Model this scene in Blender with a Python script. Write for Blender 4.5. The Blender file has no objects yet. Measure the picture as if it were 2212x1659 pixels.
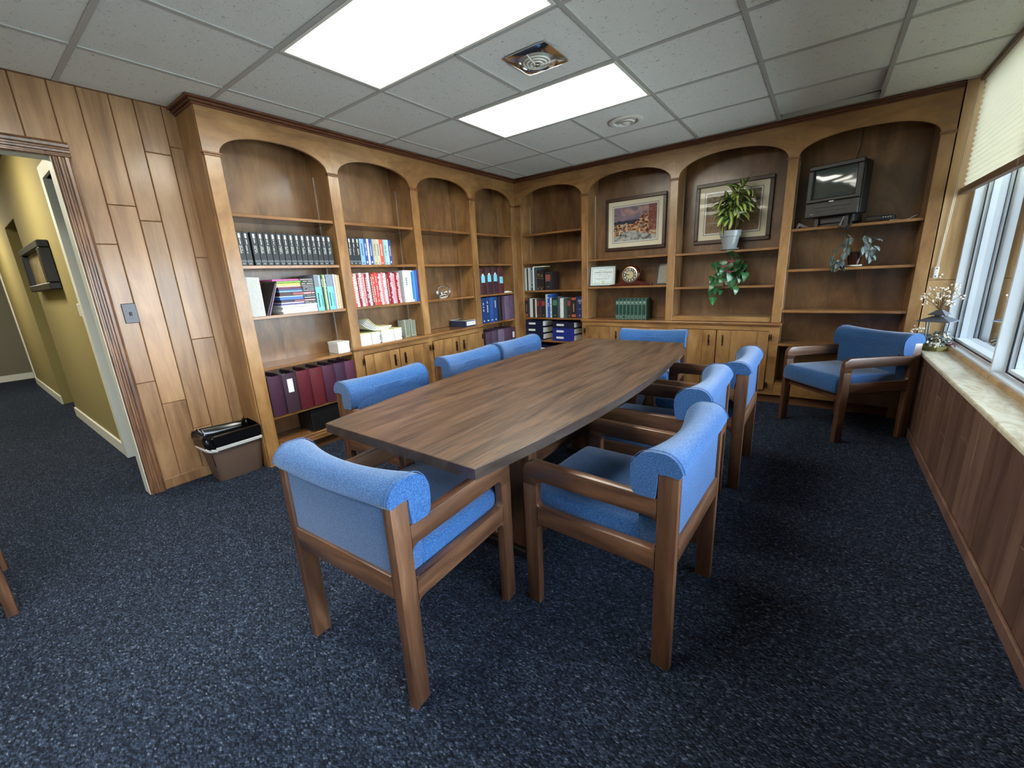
import bpy, bmesh, math, random
from mathutils import Vector, Matrix, Euler
random.seed(7)
SC = bpy.context.scene
COL = SC.collection
PI = math.pi
R = math.radians

# ------------------------------------------------------------------ camera
cam = bpy.data.cameras.new('camera')
cam.sensor_fit = 'HORIZONTAL'; cam.sensor_width = 36.0; cam.lens = 14.466
cam.clip_start = 0.02; cam.clip_end = 200
cam_o = bpy.data.objects.new('camera', cam); COL.objects.link(cam_o)
cam_o.location = (2.2448, -3.6695, 1.2495)
cam_o.rotation_euler = (R(75.463), R(2.7736), R(36.154))
SC.camera = cam_o

# ------------------------------------------------------------------ sky, exposure
world = bpy.data.worlds.new('overcast_sky'); SC.world = world
world.use_nodes = True
wb = world.node_tree.nodes['Background']
wb.inputs[0].default_value = (0.74, 0.87, 1.0, 1); wb.inputs[1].default_value = 9.5
SC.view_settings.view_transform = 'Standard'
SC.view_settings.look = 'None'
SC.view_settings.gamma = 1.0
SC.view_settings.use_curve_mapping = False
SC.view_settings.exposure = 1.2
LAMP = 11.0            # radiance of the fluorescent diffusers
SC.cycles.max_bounces = 10
SC.cycles.diffuse_bounces = 5
SC.cycles.glossy_bounces = 4
SC.cycles.transparent_max_bounces = 12
SC.cycles.sample_clamp_indirect = 10.0
SC.cycles.caustics_reflective = False
SC.cycles.caustics_refractive = False
SC.cycles.use_denoising = True

# ------------------------------------------------------------------ dimensions (metres)
H = 2.36              # ceiling
XB, YB = -0.83, 0.655 # faces of the two bookcase runs
DEP = 0.29            # depth of the bookcases
XL = -1.12            # panelled left wall
XW = 2.868            # wall below the windows
YF = -6.1             # wall behind the camera
U = 0.6096            # ceiling module

# ------------------------------------------------------------------ materials
def lin(r, g, b):
    f = lambda c: (c/255/12.92) if c <= 10.3 else (((c/255)+0.055)/1.055)**2.4
    return (f(r), f(g), f(b), 1.0)

def node(nt, t, **kw):
    n = nt.nodes.new(t)
    for k, v in kw.items():
        if k in n.inputs.keys(): n.inputs[k].default_value = v
        else: setattr(n, k, v)
    return n

def start(name, rough=.5, spec=.5, metal=0):
    m = bpy.data.materials.new(name); m.use_nodes = True
    nt = m.node_tree; b = nt.nodes['Principled BSDF']
    b.inputs['Roughness'].default_value = rough
    b.inputs['Specular IOR Level'].default_value = spec
    b.inputs['Metallic'].default_value = metal
    return m, nt, b

def ramp(nt, fac, stops):
    n = nt.nodes.new('ShaderNodeValToRGB'); e = n.color_ramp.elements
    while len(e) > 1: e.remove(e[0])
    e[0].position = stops[0][0]; e[0].color = stops[0][1]
    for p, c in stops[1:]:
        x = e.new(p); x.color = c
    nt.links.new(fac, n.inputs[0]); return n.outputs[0]

def mixc(nt, fac, a, b, mode='MIX'):
    n = nt.nodes.new('ShaderNodeMix'); n.data_type = 'RGBA'; n.blend_type = mode
    for s, v in ((0, fac), (6, a), (7, b)):
        if isinstance(v, (int, float)): n.inputs[s].default_value = v
        elif isinstance(v, tuple): n.inputs[s].default_value = v
        else: nt.links.new(v, n.inputs[s])
    return n.outputs[2]

def math_n(nt, op, a, b=0.0):
    n = nt.nodes.new('ShaderNodeMath'); n.operation = op
    for i, v in enumerate((a, b)):
        if isinstance(v, (int, float)): n.inputs[i].default_value = v
        else: nt.links.new(v, n.inputs[i])
    return n.outputs[0]

def coords(nt, scale=(1, 1, 1), rnd=True, src='Object'):
    tc = nt.nodes.new('ShaderNodeTexCoord'); mp = nt.nodes.new('ShaderNodeMapping')
    mp.inputs['Scale'].default_value = scale
    v = tc.outputs[src]
    if rnd:
        oi = nt.nodes.new('ShaderNodeObjectInfo')
        s = nt.nodes.new('ShaderNodeVectorMath'); s.operation = 'SCALE'
        s.inputs[0].default_value = (7.3, 11.1, 5.7)
        nt.links.new(oi.outputs['Random'], s.inputs['Scale'])
        a = nt.nodes.new('ShaderNodeVectorMath'); a.operation = 'ADD'
        nt.links.new(v, a.inputs[0]); nt.links.new(s.outputs[0], a.inputs[1]); v = a.outputs[0]
    nt.links.new(v, mp.inputs[0]); return mp.outputs[0]

def noise(nt, vec, scale, detail=4, rough=.55, dist=0.0):
    n = node(nt, 'ShaderNodeTexNoise', Scale=scale, Detail=detail, Roughness=rough, Distortion=dist)
    nt.links.new(vec, n.inputs['Vector']); return n.outputs[0]

def bump(nt, b, h, strength=.2, dist=.01):
    n = node(nt, 'ShaderNodeBump', Strength=strength, Distance=dist)
    nt.links.new(h, n.inputs['Height']); nt.links.new(n.outputs[0], b.inputs['Normal'])

def rand_gain(nt, col, lo, hi):
    oi = nt.nodes.new('ShaderNodeObjectInfo')
    mr = node(nt, 'ShaderNodeMapRange'); mr.inputs[3].default_value = lo; mr.inputs[4].default_value = hi
    nt.links.new(oi.outputs['Random'], mr.inputs[0])
    h = nt.nodes.new('ShaderNodeHueSaturation'); nt.links.new(mr.outputs[0], h.inputs['Value'])
    nt.links.new(col, h.inputs['Color']); return h.outputs[0]

_AX = {'X': (0.9, 9, 9), 'Y': (9, 0.9, 9), 'Z': (9, 9, 0.9)}
_AXB = {'X': (1.5, 5, 5), 'Y': (5, 1.5, 5), 'Z': (5, 5, 1.5)}
def wood(name, dark, mid, light, axis='Z', rough=.38, k=1.0, vary=(.9, 1.1), coat=0.0, blotch=.35, fine=.25, soft=False):
    m, nt, b = start(name, rough, .5)
    s = tuple(x*k for x in (_AXB if soft else _AX)[axis])
    v = coords(nt, s)
    n1 = noise(nt, v, 1.3, 5, .6, .9)
    c1 = ramp(nt, n1, [(.28, dark), (.5, mid), (.72, light)])
    v2 = coords(nt, (1.6*k, 1.6*k, 1.6*k))
    n2 = noise(nt, v2, 2.4, 3, .5, .4)
    c2 = ramp(nt, n2, [(.3, (0.52, 0.50, 0.47, 1)), (.62, (1, 1, 1, 1))])
    c = mixc(nt, blotch, c1, c2, 'MULTIPLY')
    v3 = coords(nt, tuple(x*6 for x in s))
    n3 = noise(nt, v3, 2.0, 4, .6)
    c3 = ramp(nt, n3, [(.35, (0.6, 0.57, 0.53, 1)), (.6, (1, 1, 1, 1))])
    c = mixc(nt, fine, c, c3, 'MULTIPLY')
    c = rand_gain(nt, c, *vary)
    nt.links.new(c, b.inputs['Base Color'])
    b.inputs['Coat Weight'].default_value = coat; b.inputs['Coat Roughness'].default_value = .16
    bump(nt, b, n3, .05, .004)
    return m

def plain(name, col, rough=.5, metal=0, spec=.5, vary=None, nz=None):
    m, nt, b = start(name, rough, spec, metal)
    b.inputs['Base Color'].default_value = col
    if nz:
        n = noise(nt, coords(nt), nz[0], 4)
        c = ramp(nt, n, [(.3, tuple(x*nz[1] for x in col[:3]) + (1,)), (.7, col)])
        nt.links.new(c, b.inputs['Base Color'])
        bump(nt, b, n, .1, .002)
    return m

M = {}
# birch ply of the built-ins (honey stain), boards along Z / X / Y
for ax in 'XYZ':
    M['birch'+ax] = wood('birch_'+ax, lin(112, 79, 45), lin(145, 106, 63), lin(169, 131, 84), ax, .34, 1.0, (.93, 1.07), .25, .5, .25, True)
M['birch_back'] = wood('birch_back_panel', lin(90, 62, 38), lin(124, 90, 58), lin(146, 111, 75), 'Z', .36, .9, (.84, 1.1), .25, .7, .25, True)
M['shelfX'] = wood('shelf_birch_x', lin(104, 68, 38), lin(136, 95, 56), lin(158, 114, 70), 'X', .27, 1, (.95, 1.05), .45, .4, .25, True)
M['shelfY'] = wood('shelf_birch_y', lin(104, 68, 38), lin(136, 95, 56), lin(158, 114, 70), 'Y', .27, 1, (.95, 1.05), .45, .4, .25, True)
M['cornice'] = wood('cornice_wood', lin(64, 34, 20), lin(92, 52, 30), lin(112, 66, 40), 'X', .4)
M['capital'] = wood('capital_wood', lin(96, 60, 34), lin(122, 80, 46), lin(140, 96, 58), 'X', .4)
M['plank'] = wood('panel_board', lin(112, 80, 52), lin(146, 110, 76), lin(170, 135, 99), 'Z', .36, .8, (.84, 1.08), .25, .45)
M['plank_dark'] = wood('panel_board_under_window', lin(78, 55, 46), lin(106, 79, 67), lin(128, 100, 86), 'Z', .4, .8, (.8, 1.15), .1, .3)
M['groove_light'] = plain('panel_groove_light', lin(150, 116, 96), .7)
M['groove'] = plain('panel_groove', lin(98, 62, 34), .8)
M['casing'] = wood('door_casing_wood', lin(62, 40, 27), lin(102, 71, 50), lin(142, 105, 76), 'Z', .35, 2.2, (.95, 1.05), .3, .3, .45)
M['jamb_wood'] = wood('window_jamb_wood', lin(152, 118, 78), lin(184, 150, 106), lin(202, 171, 126), 'Z', .4, .7)
M['chair_wood'] = wood('chair_oak', lin(52, 32, 22), lin(90, 60, 42), lin(120, 86, 62), 'Z', .36, 1.6, (.9, 1.1), .25, .4, .45)
M['chair_woodY'] = wood('chair_oak_rail', lin(52, 32, 22), lin(90, 60, 42), lin(120, 86, 62), 'Y', .36, 1.6, (.9, 1.1), .25, .4, .45)
M['chair_woodX'] = wood('chair_oak_cross', lin(52, 32, 22), lin(90, 60, 42), lin(120, 86, 62), 'X', .36, 1.6, (.9, 1.1), .25, .4, .45)
M['mahogany'] = wood('mahogany', lin(40, 10, 8), lin(70, 20, 14), lin(92, 32, 22), 'X', .25)
M['frame_dark'] = wood('picture_frame_wood', lin(34, 20, 14), lin(56, 34, 24), lin(70, 44, 32), 'X', .35)

def table_mat():
    m, nt, b = start('walnut_laminate', .3, .5)
    v = coords(nt, (7, .75, 7), False)
    n1 = noise(nt, v, 2.2, 6, .62, 1.6)
    c1 = ramp(nt, n1, [(.3, lin(44, 30, 22)), (.46, lin(74, 54, 41)), (.6, lin(94, 71, 55)), (.75, lin(60, 44, 34))])
    v2 = coords(nt, (52, 1.3, 52), False)
    n2 = noise(nt, v2, 2.0, 5, .65, .9)
    c2 = ramp(nt, n2, [(.38, (0.22, 0.20, 0.19, 1)), (.5, (1, 1, 1, 1))])
    c = mixc(nt, .85, c1, c2, 'MULTIPLY')
    n3 = noise(nt, coords(nt, (190, 5, 190), False), 2.0, 3, .6, .3)
    c = mixc(nt, .6, c, ramp(nt, n3, [(.38, (0.35, 0.33, 0.32, 1)), (.52, (1, 1, 1, 1))]), 'MULTIPLY')
    nt.links.new(c, b.inputs['Base Color'])
    r = ramp(nt, n2, [(.3, (.40, .40, .40, 1)), (.7, (.27, .27, .27, 1))])
    nt.links.new(r, b.inputs['Roughness'])
    bump(nt, b, n2, .06, .002)
    return m
M['table'] = table_mat()
M['table_edge'] = wood('laminate_edge', lin(40, 32, 28), lin(58, 48, 43), lin(74, 64, 58), 'Y', .28, 2, (1, 1), .2, .2, .5)

def carpet_mat():
    m, nt, b = start('loop_carpet', .95, .15)
    v = coords(nt, (1, 1, 1), False)
    w = noise(nt, v, 9, 2)
    wv = nt.nodes.new('ShaderNodeVectorMath'); wv.operation = 'MULTIPLY_ADD'
    nt.links.new(v, wv.inputs[0]); wv.inputs[1].default_value = (1, 1, 0)
    cm = nt.nodes.new('ShaderNodeCombineXYZ'); wm = math_n(nt, 'MULTIPLY', w, .012); nt.links.new(wm, cm.inputs[0]); nt.links.new(wm, cm.inputs[1])
    nt.links.new(cm.outputs[0], wv.inputs[2])
    mp = nt.nodes.new('ShaderNodeMapping'); mp.inputs['Rotation'].default_value = (0, 0, R(38)); mp.inputs['Scale'].default_value = (112, 190, 1)
    nt.links.new(wv.outputs[0], mp.inputs[0])
    vo = node(nt, 'ShaderNodeTexVoronoi', Scale=1.0, Randomness=.72); vo.voronoi_dimensions = '2D'
    nt.links.new(mp.outputs[0], vo.inputs['Vector'])
    bw = nt.nodes.new('ShaderNodeRGBToBW'); nt.links.new(vo.outputs['Color'], bw.inputs[0])
    c1 = ramp(nt, bw.outputs[0], [(.15, lin(20, 26, 38)), (.5, lin(40, 50, 68)), (.8, lin(60, 73, 95)), (.97, lin(104, 118, 140))])
    pit = ramp(nt, vo.outputs['Distance'], [(.25, (1, 1, 1, 1)), (.75, (.16, .16, .17, 1))])
    c = mixc(nt, .85, c1, pit, 'MULTIPLY')
    lo = noise(nt, v, 1.7, 3)
    lc = ramp(nt, lo, [(.3, (.78, .78, .8, 1)), (.7, (1, 1, 1, 1))])
    c = mixc(nt, .5, c, lc, 'MULTIPLY')
    nt.links.new(c, b.inputs['Base Color'])
    inv = math_n(nt, 'SUBTRACT', 1.0, vo.outputs['Distance'])
    bump(nt, b, inv, .9, .006)
    return m
M['carpet'] = carpet_mat()

def fabric_mat():
    m, nt, b = start('blue_wool', .9, .2)
    v = coords(nt)
    n1 = noise(nt, v, 260, 3, .7)
    c1 = ramp(nt, n1, [(.32, lin(18, 50, 92)), (.5, lin(34, 75, 124)), (.7, lin(66, 108, 152))])
    n2 = noise(nt, v, 9, 3)
    c2 = ramp(nt, n2, [(.3, (.84, .86, .9, 1)), (.7, (1, 1, 1, 1))])
    c = mixc(nt, .6, c1, c2, 'MULTIPLY')
    nt.links.new(c, b.inputs['Base Color'])
    b.inputs['Sheen Weight'].default_value = .25; b.inputs['Sheen Roughness'].default_value = .5
    bump(nt, b, n1, .35, .003)
    return m
M['fabric'] = fabric_mat()

def tile_mat():
    m, nt, b = start('mineral_fibre_tile', .9, .2)
    v = coords(nt)
    n1 = noise(nt, v, 55, 3, .6, 1.2)
    f = ramp(nt, n1, [(.30, (.45, .45, .44, 1)), (.37, (1, 1, 1, 1))])
    c = mixc(nt, 1.0, lin(220, 222, 217), f, 'MULTIPLY')
    c = rand_gain(nt, c, .94, 1.03)
    nt.links.new(c, b.inputs['Base Color'])
    n2 = noise(nt, v, 140, 3, .7)
    h = math_n(nt, 'ADD', math_n(nt, 'MULTIPLY', n2, .25), n1)
    bump(nt, b, h, .55, .006)
    return m
M['tile'] = tile_mat()
M['tbar'] = plain('grid_enamel', lin(170, 172, 168), .45)

def marble_mat():
    m, nt, b = start('sill_marble', .3, .5)
    v = coords(nt, (5, 2.2, 5), False)
    n1 = noise(nt, v, 2.0, 6, .6, 2.4)
    c = ramp(nt, n1, [(.3, lin(176, 160, 128)), (.5, lin(206, 200, 178)), (.7, lin(222, 218, 202))])
    nt.links.new(c, b.inputs['Base Color']); return m
M['marble'] = marble_mat()

def emis(name, col, strength, rough_tubes=False):
    m, nt, b = start(name, .5)
    b.inputs['Base Color'].default_value = (.8, .8, .75, 1)
    b.inputs['Emission Color'].default_value = col
    b.inputs['Emission Strength'].default_value = strength
    if rough_tubes:
        tc = nt.nodes.new('ShaderNodeTexCoord'); sp = nt.nodes.new('ShaderNodeSeparateXYZ')
        nt.links.new(tc.outputs['Object'], sp.inputs[0])
        w = math_n(nt, 'MULTIPLY', sp.outputs[1], 2*PI/0.30)
        s = math_n(nt, 'SINE', math_n(nt, 'ADD', w, PI/2))
        s = math_n(nt, 'ADD', math_n(nt, 'MULTIPLY', s, -.30), .75)
        e = math_n(nt, 'SUBTRACT', 1.0, math_n(nt, 'POWER', math_n(nt, 'ABSOLUTE', math_n(nt, 'MULTIPLY', sp.outputs[0], 1/.61)), 6))
        f = math_n(nt, 'MULTIPLY', math_n(nt, 'MULTIPLY', s, math_n(nt, 'ADD', math_n(nt, 'MULTIPLY', e, .4), .6)), strength)
        nt.links.new(f, b.inputs['Emission Strength'])
    return m
M['lamp'] = emis('fluorescent_diffuser', (1.0, .97, .84, 1), LAMP, True)
M['hall_lamp'] = emis('hall_lamp_diffuser', (1.0, .92, .74, 1), 36.0)

def thin_glass(name, tint=(1, 1, 1, 1), ior=1.5, boost=0.0, mult=1.2):
    m = bpy.data.materials.new(name); m.use_nodes = True; nt = m.node_tree
    nt.nodes.remove(nt.nodes['Principled BSDF']); out = nt.nodes['Material Output']
    t = nt.nodes.new('ShaderNodeBsdfTransparent'); t.inputs[0].default_value = tint
    g = nt.nodes.new('ShaderNodeBsdfGlossy'); g.inputs['Roughness'].default_value = .01
    f = node(nt, 'ShaderNodeFresnel', IOR=ior)
    fac = math_n(nt, 'MINIMUM', math_n(nt, 'ADD', math_n(nt, 'MULTIPLY', f.outputs[0], mult), boost), 1.0)
    mx = nt.nodes.new('ShaderNodeMixShader'); nt.links.new(fac, mx.inputs[0])
    nt.links.new(t.outputs[0], mx.inputs[1]); nt.links.new(g.outputs[0], mx.inputs[2])
    nt.links.new(mx.outputs[0], out.inputs[0]); return m
M['glass'] = thin_glass('window_glass', (.93, .97, .97, 1))
M['bowl_glass'] = thin_glass('bowl_glass', (.97, .98, .98, 1), 1.35, .0, .8)
M['picture_glass'] = thin_glass('picture_glass', (1, 1, 1, 1), 1.35, .0, .7)

def blind_mat():
    m = bpy.data.materials.new('pleated_fabric'); m.use_nodes = True; nt = m.node_tree
    nt.nodes.remove(nt.nodes['Principled BSDF']); out = nt.nodes['Material Output']
    d = nt.nodes.new('ShaderNodeBsdfDiffuse'); d.inputs[0].default_value = lin(226, 218, 190)
    t = nt.nodes.new('ShaderNodeBsdfTranslucent'); t.inputs[0].default_value = lin(206, 200, 176)
    mx = nt.nodes.new('ShaderNodeMixShader'); mx.inputs[0].default_value = .2
    nt.links.new(d.outputs[0], mx.inputs[1]); nt.links.new(t.outputs[0], mx.inputs[2]); nt.links.new(mx.outputs[0], out.inputs[0])
    return m
M['blind'] = blind_mat()

for n, c, r_ in (('white_paint', (214, 216, 206), .5), ('alu', (206, 214, 222), .42), ('gasket', (28, 30, 44), .6), ('hall_yellow', (138, 126, 76), .85),
                 ('hall_grey', (112, 108, 92), .85), ('front_wall', (214, 206, 186), .7), ('hall_ceil', (110, 106, 86), .9), ('black', (16, 16, 18), .45), ('black_plastic', (9, 10, 13), .45),
                 ('dark_grey', (52, 54, 60), .5), ('slate', (70, 76, 84), .45), ('rail_brown', (112, 88, 66), .5), ('paper', (222, 224, 220), .8), ('paper_cream', (214, 206, 180), .8),
                 ('print_white', (214, 216, 214), .6), ('print_grey', (120, 126, 132), .6), ('print_dark', (46, 50, 56), .6), ('print_gold', (150, 128, 84), .5), ('mat_board', (232, 226, 204), .8), ('pot_grey', (142, 150, 154), .25), ('pot_brown', (60, 26, 16), .18),
                 ('can_brown', (92, 74, 64), .5), ('note_blue', (120, 200, 220), .7), ('yellow_sheet', (206, 208, 150), .8), ('pebble_w', (220, 220, 214), .5), ('pebble_d', (40, 38, 36), .4),
                 ('stem', (110, 84, 54), .7), ('stem_green', (90, 112, 60), .6), ('berry', (224, 216, 200), .4), ('berry_red', (110, 30, 44), .4), ('moss', (124, 116, 66), .9), ('petal_pink', (206, 92, 132), .5), ('petal_white', (222, 222, 220), .5),
                 ('soil', (44, 32, 24), .9), ('cord_white', (222, 220, 210), .6), ('white_plastic', (214, 214, 208), .35), ('seal', (176, 190, 150), .5), ('dial', (84, 76, 60), .5), ('plenum', (10, 10, 10), .9)):
    M[n] = plain(n, lin(*c), r_)
M['steel'] = plain('brushed_steel', lin(176, 172, 164), .35, 1.0)
M['chrome'] = plain('chrome', lin(214, 214, 214), .12, 1.0)
M['bronze'] = plain('antique_bronze', lin(58, 44, 34), .3, .9)
M['brass'] = plain('polished_brass', lin(226, 214, 184), .32, 1.0)
M['switch'] = plain('switch_plate', lin(70, 68, 70), .35, .7)
M['bag'] = plain('bin_liner_black', lin(10, 10, 12), .18, 0, .7)
M['bag_white'] = plain('bin_liner_band', lin(206, 206, 206), .4)
M['screen'] = plain('crt_glass', lin(62, 74, 72), .08, 0, .8)
M['rock'] = plain('garden_rock', lin(92, 94, 84), .95, 0, .2, None, (5.0, .12))
M['ground'] = plain('pale_gravel', lin(200, 198, 190), .95, 0, .2, None, (8.0, .85))

def leaf_mat(name, edge, mid, rough=.35, width=.25):
    m, nt, b = start(name, rough, .5)
    tc = nt.nodes.new('ShaderNodeTexCoord'); sp = nt.nodes.new('ShaderNodeSeparateXYZ')
    nt.links.new(tc.outputs['Generated'], sp.inputs[0])
    d = math_n(nt, 'ABSOLUTE', math_n(nt, 'SUBTRACT', sp.outputs[0], .5))
    n = noise(nt, coords(nt, (30, 5, 5)), 2.0, 3)
    d = math_n(nt, 'ADD', d, math_n(nt, 'MULTIPLY', math_n(nt, 'SUBTRACT', n, .5), .25))
    c = ramp(nt, d, [(max(width-.1, 0), mid), (width+.06, edge)])
    c = rand_gain(nt, c, .7, 1.2)
    nt.links.new(c, b.inputs['Base Color'])
    return m
M['leaf_var'] = leaf_mat('variegated_leaf', lin(52, 86, 46), lin(172, 186, 96), .35, .20)
M['leaf_green'] = leaf_mat('glossy_leaf', lin(38, 84, 48), lin(60, 116, 66), .3, .1)
M['leaf_grey'] = leaf_mat('grey_green_leaf', lin(76, 88, 90), lin(122, 136, 130), .55, .12)

def print_mat(name, kind):
    m, nt, b = start(name, .6, .3)
    tc = nt.nodes.new('ShaderNodeTexCoord'); sp = nt.nodes.new('ShaderNodeSeparateXYZ')
    nt.links.new(tc.outputs['Generated'], sp.inputs[0]); X, Z = sp.outputs[0], sp.outputs[2]
    mp = nt.nodes.new('ShaderNodeMapping'); mp.inputs['Scale'].default_value = (1, 1, 1); nt.links.new(tc.outputs['Generated'], mp.inputs[0]); v = mp.outputs[0]
    if kind == 'town':
        sky = ramp(nt, noise(nt, v, 3.2, 4, .6, .8), [(.3, lin(84, 86, 112)), (.5, lin(128, 116, 134)), (.7, lin(190, 150, 144))])
        vo = node(nt, 'ShaderNodeTexVoronoi', Scale=22.0); nt.links.new(v, vo.inputs['Vector'])
        bw = nt.nodes.new('ShaderNodeRGBToBW'); nt.links.new(vo.outputs['Color'], bw.inputs[0])
        bl = ramp(nt, bw.outputs[0], [(.2, lin(70, 34, 34)), (.35, lin(150, 76, 62)), (.5, lin(206, 150, 92)), (.65, lin(214, 200, 170)), (.8, lin(92, 64, 60)), (.95, lin(196, 188, 180))])
        st = ramp(nt, noise(nt, v, 9, 4), [(.35, lin(70, 76, 84)), (.5, lin(168, 172, 172)), (.7, lin(200, 198, 190))])
        hill = lin(44, 50, 70)
        wob = math_n(nt, 'MULTIPLY', math_n(nt, 'SUBTRACT', noise(nt, v, 6, 3), .5), .16)
        zz = math_n(nt, 'ADD', Z, wob)
        c = mixc(nt, math_n(nt, 'GREATER_THAN', zz, .60), hill, sky)
        c = mixc(nt, math_n(nt, 'LESS_THAN', math_n(nt, 'SUBTRACT', zz, math_n(nt, 'MULTIPLY', math_n(nt, 'MAXIMUM', math_n(nt, 'SUBTRACT', X, .5), 0.0), 1.1)), .50), c, bl)
        c = mixc(nt, math_n(nt, 'LESS_THAN', math_n(nt, 'ADD', zz, math_n(nt, 'MULTIPLY', math_n(nt, 'ABSOLUTE', math_n(nt, 'SUBTRACT', X, .45)), .35)), .30), c, st)
        red = math_n(nt, 'MULTIPLY', math_n(nt, 'GREATER_THAN', X, .82), math_n(nt, 'GREATER_THAN', zz, .25))
        c = mixc(nt, math_n(nt, 'MULTIPLY', red, .8), c, lin(122, 62, 62))
    else:
        n1 = noise(nt, v, 4, 5, .6, .7)
        c = ramp(nt, n1, [(.3, lin(70, 62, 48)), (.5, lin(116, 102, 80)), (.7, lin(150, 132, 106))])
        n2 = noise(nt, v, 12, 3)
        c = mixc(nt, .35, c, ramp(nt, n2, [(.4, lin(60, 66, 56)), (.65, lin(210, 196, 168))]))
        c = mixc(nt, math_n(nt, 'MULTIPLY', math_n(nt, 'LESS_THAN', Z, .45), .6), c, lin(150, 116, 92))
    nt.links.new(c, b.inputs['Base Color']); return m
M['print_town'] = print_mat('town_street_print', 'town')
M['print_sepia'] = print_mat('garden_scene_print', 'sepia')
def hall_print():
    m, nt, b = start('bare_tree_print', .5)
    n1 = noise(nt, coords(nt, (26, 26, 3), False), 1.5, 5, .6, 1.0)
    nt.links.new(ramp(nt, n1, [(.4, lin(48, 40, 26)), (.6, lin(150, 134, 92))]), b.inputs['Base Color']); return m
M['print_hall'] = hall_print()

_colmats = {}
def cmat(r, g, b, rough=.5, name='cloth'):
    k = (r, g, b, rough)
    if k not in _colmats: _colmats[k] = plain('%s_%02x%02x%02x' % (name, r, g, b), lin(r, g, b), rough, 0, .4, None, (60.0, .82))
    return _colmats[k]

# ------------------------------------------------------------------ mesh helpers
def nb(): return bmesh.new()

def box(bm, x0, x1, y0, y1, z0, z1, bev=0.0, seg=1):
    if x1 < x0: x0, x1 = x1, x0
    if y1 < y0: y0, y1 = y1, y0
    if z1 < z0: z0, z1 = z1, z0
    vs = [bm.verts.new(p) for p in ((x0, y0, z0), (x1, y0, z0), (x1, y1, z0), (x0, y1, z0), (x0, y0, z1), (x1, y0, z1), (x1, y1, z1), (x0, y1, z1))]
    fs = [bm.faces.new([vs[i] for i in f]) for f in ((0, 3, 2, 1), (4, 5, 6, 7), (0, 1, 5, 4), (1, 2, 6, 5), (2, 3, 7, 6), (3, 0, 4, 7))]
    if bev > 0:
        es = list({e for f in fs for e in f.edges})
        bmesh.ops.bevel(bm, geom=es, offset=bev, segments=seg, profile=.5, affect='EDGES')
    return bm

def prism(bm, pts, a0, a1, plane='YZ', bev=0.0, seg=1):
    """extrude a 2-D outline; plane 'YZ': pts=(y,z) along x; 'XZ': along y; 'XY': along z"""
    f3 = {'YZ': lambda a, p: (a, p[0], p[1]), 'XZ': lambda a, p: (p[0], a, p[1]), 'XY': lambda a, p: (p[0], p[1], a)}[plane]
    A = [bm.verts.new(f3(a0, p)) for p in pts]; B = [bm.verts.new(f3(a1, p)) for p in pts]
    n = len(pts)
    caps = [bm.faces.new(A), bm.faces.new(B[::-1])]
    sides = [bm.faces.new((A[i], B[i], B[(i+1) % n], A[(i+1) % n])) for i in range(n)]
    bmesh.ops.recalc_face_normals(bm, faces=caps+sides)
    if bev > 0:
        es = [e for e in {e for f in caps for e in f.edges}]
        bmesh.ops.bevel(bm, geom=es, offset=bev, segments=seg, profile=.5, affect='EDGES')
    return bm

def loft(bm, loops, close=True, cap=True):
    V = [[bm.verts.new(p) for p in L_] for L_ in loops]
    n = len(V[0]); fs = []
    for a, b in zip(V, V[1:]):
        for i in range(n if close else n-1):
            j = (i+1) % n
            fs.append(bm.faces.new((a[i], a[j], b[j], b[i])))
    if cap and close:
        fs.append(bm.faces.new(V[0][::-1])); fs.append(bm.faces.new(V[-1]))
    bmesh.ops.recalc_face_normals(bm, faces=fs)
    return bm

def lathe(bm, prof, n=20, c=(0, 0, 0), cap=True):
    loops = [[(c[0]+r*math.cos(2*PI*i/n), c[1]+r*math.sin(2*PI*i/n), c[2]+z) for i in range(n)] for r, z in prof]
    return loft(bm, loops, True, cap)

def tube(bm, pts, rad, n=8, cap=True):
    P = [Vector(p) for p in pts]; loops = []
    for i, p in enumerate(P):
        d = (P[min(i+1, len(P)-1)]-P[max(i-1, 0)]).normalized()
        a = d.orthogonal().normalized() if i == 0 else (a - d*a.dot(d)).normalized()
        b = d.cross(a)
        r = rad[i] if isinstance(rad, (list, tuple)) else rad
        loops.append([p + (a*math.cos(2*PI*k/n)+b*math.sin(2*PI*k/n))*r for k in range(n)])
    return loft(bm, loops, True, cap)

def disc(bm, r, z=0, n=28, c=(0, 0, 0)):
    bm.faces.new([bm.verts.new((c[0]+r*math.cos(2*PI*i/n), c[1]+r*math.sin(2*PI*i/n), c[2]+z)) for i in range(n)]); return bm

def sphere(bm, c, r, seg=10, ring=6):
    bmesh.ops.create_uvsphere(bm, u_segments=seg, v_segments=ring, radius=r, matrix=Matrix.Translation(c)); return bm

def mesh(name, bm, mat, smooth=False):
    me = bpy.data.meshes.new(name); bm.to_mesh(me); bm.free()
    mats = mat if isinstance(mat, (list, tuple)) else [mat]
    for m in mats: me.materials.append(m)
    if smooth:
        me.polygons.foreach_set('use_smooth', [True]*len(me.polygons))
        try: me.set_sharp_from_angle(angle=R(40))
        except Exception: pass
    return me

def link(name, data, parent=None, world=True):
    o = bpy.data.objects.new(name, data); COL.objects.link(o)
    if parent is not None:
        o.parent = parent
        if world:
            o.matrix_parent_inverse = (Matrix.LocRotScale(parent.location, parent.rotation_euler, parent.scale)).inverted() if parent.parent is None else \
                (Matrix.LocRotScale(parent.parent.location, parent.parent.rotation_euler, parent.parent.scale) @ parent.matrix_parent_inverse @ Matrix.LocRotScale(parent.location, parent.rotation_euler, parent.scale)).inverted()
    return o

def obj(name, bm, mat, parent=None, world=True, smooth=False, label=None):
    o = link(name, mesh(name, bm, mat, smooth), parent, world)
    if label: o['label'] = label
    return o

def tag(o, label, cat, group=None):
    o['label'] = label; o['category'] = cat
    if group: o['group'] = group
    return o

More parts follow.
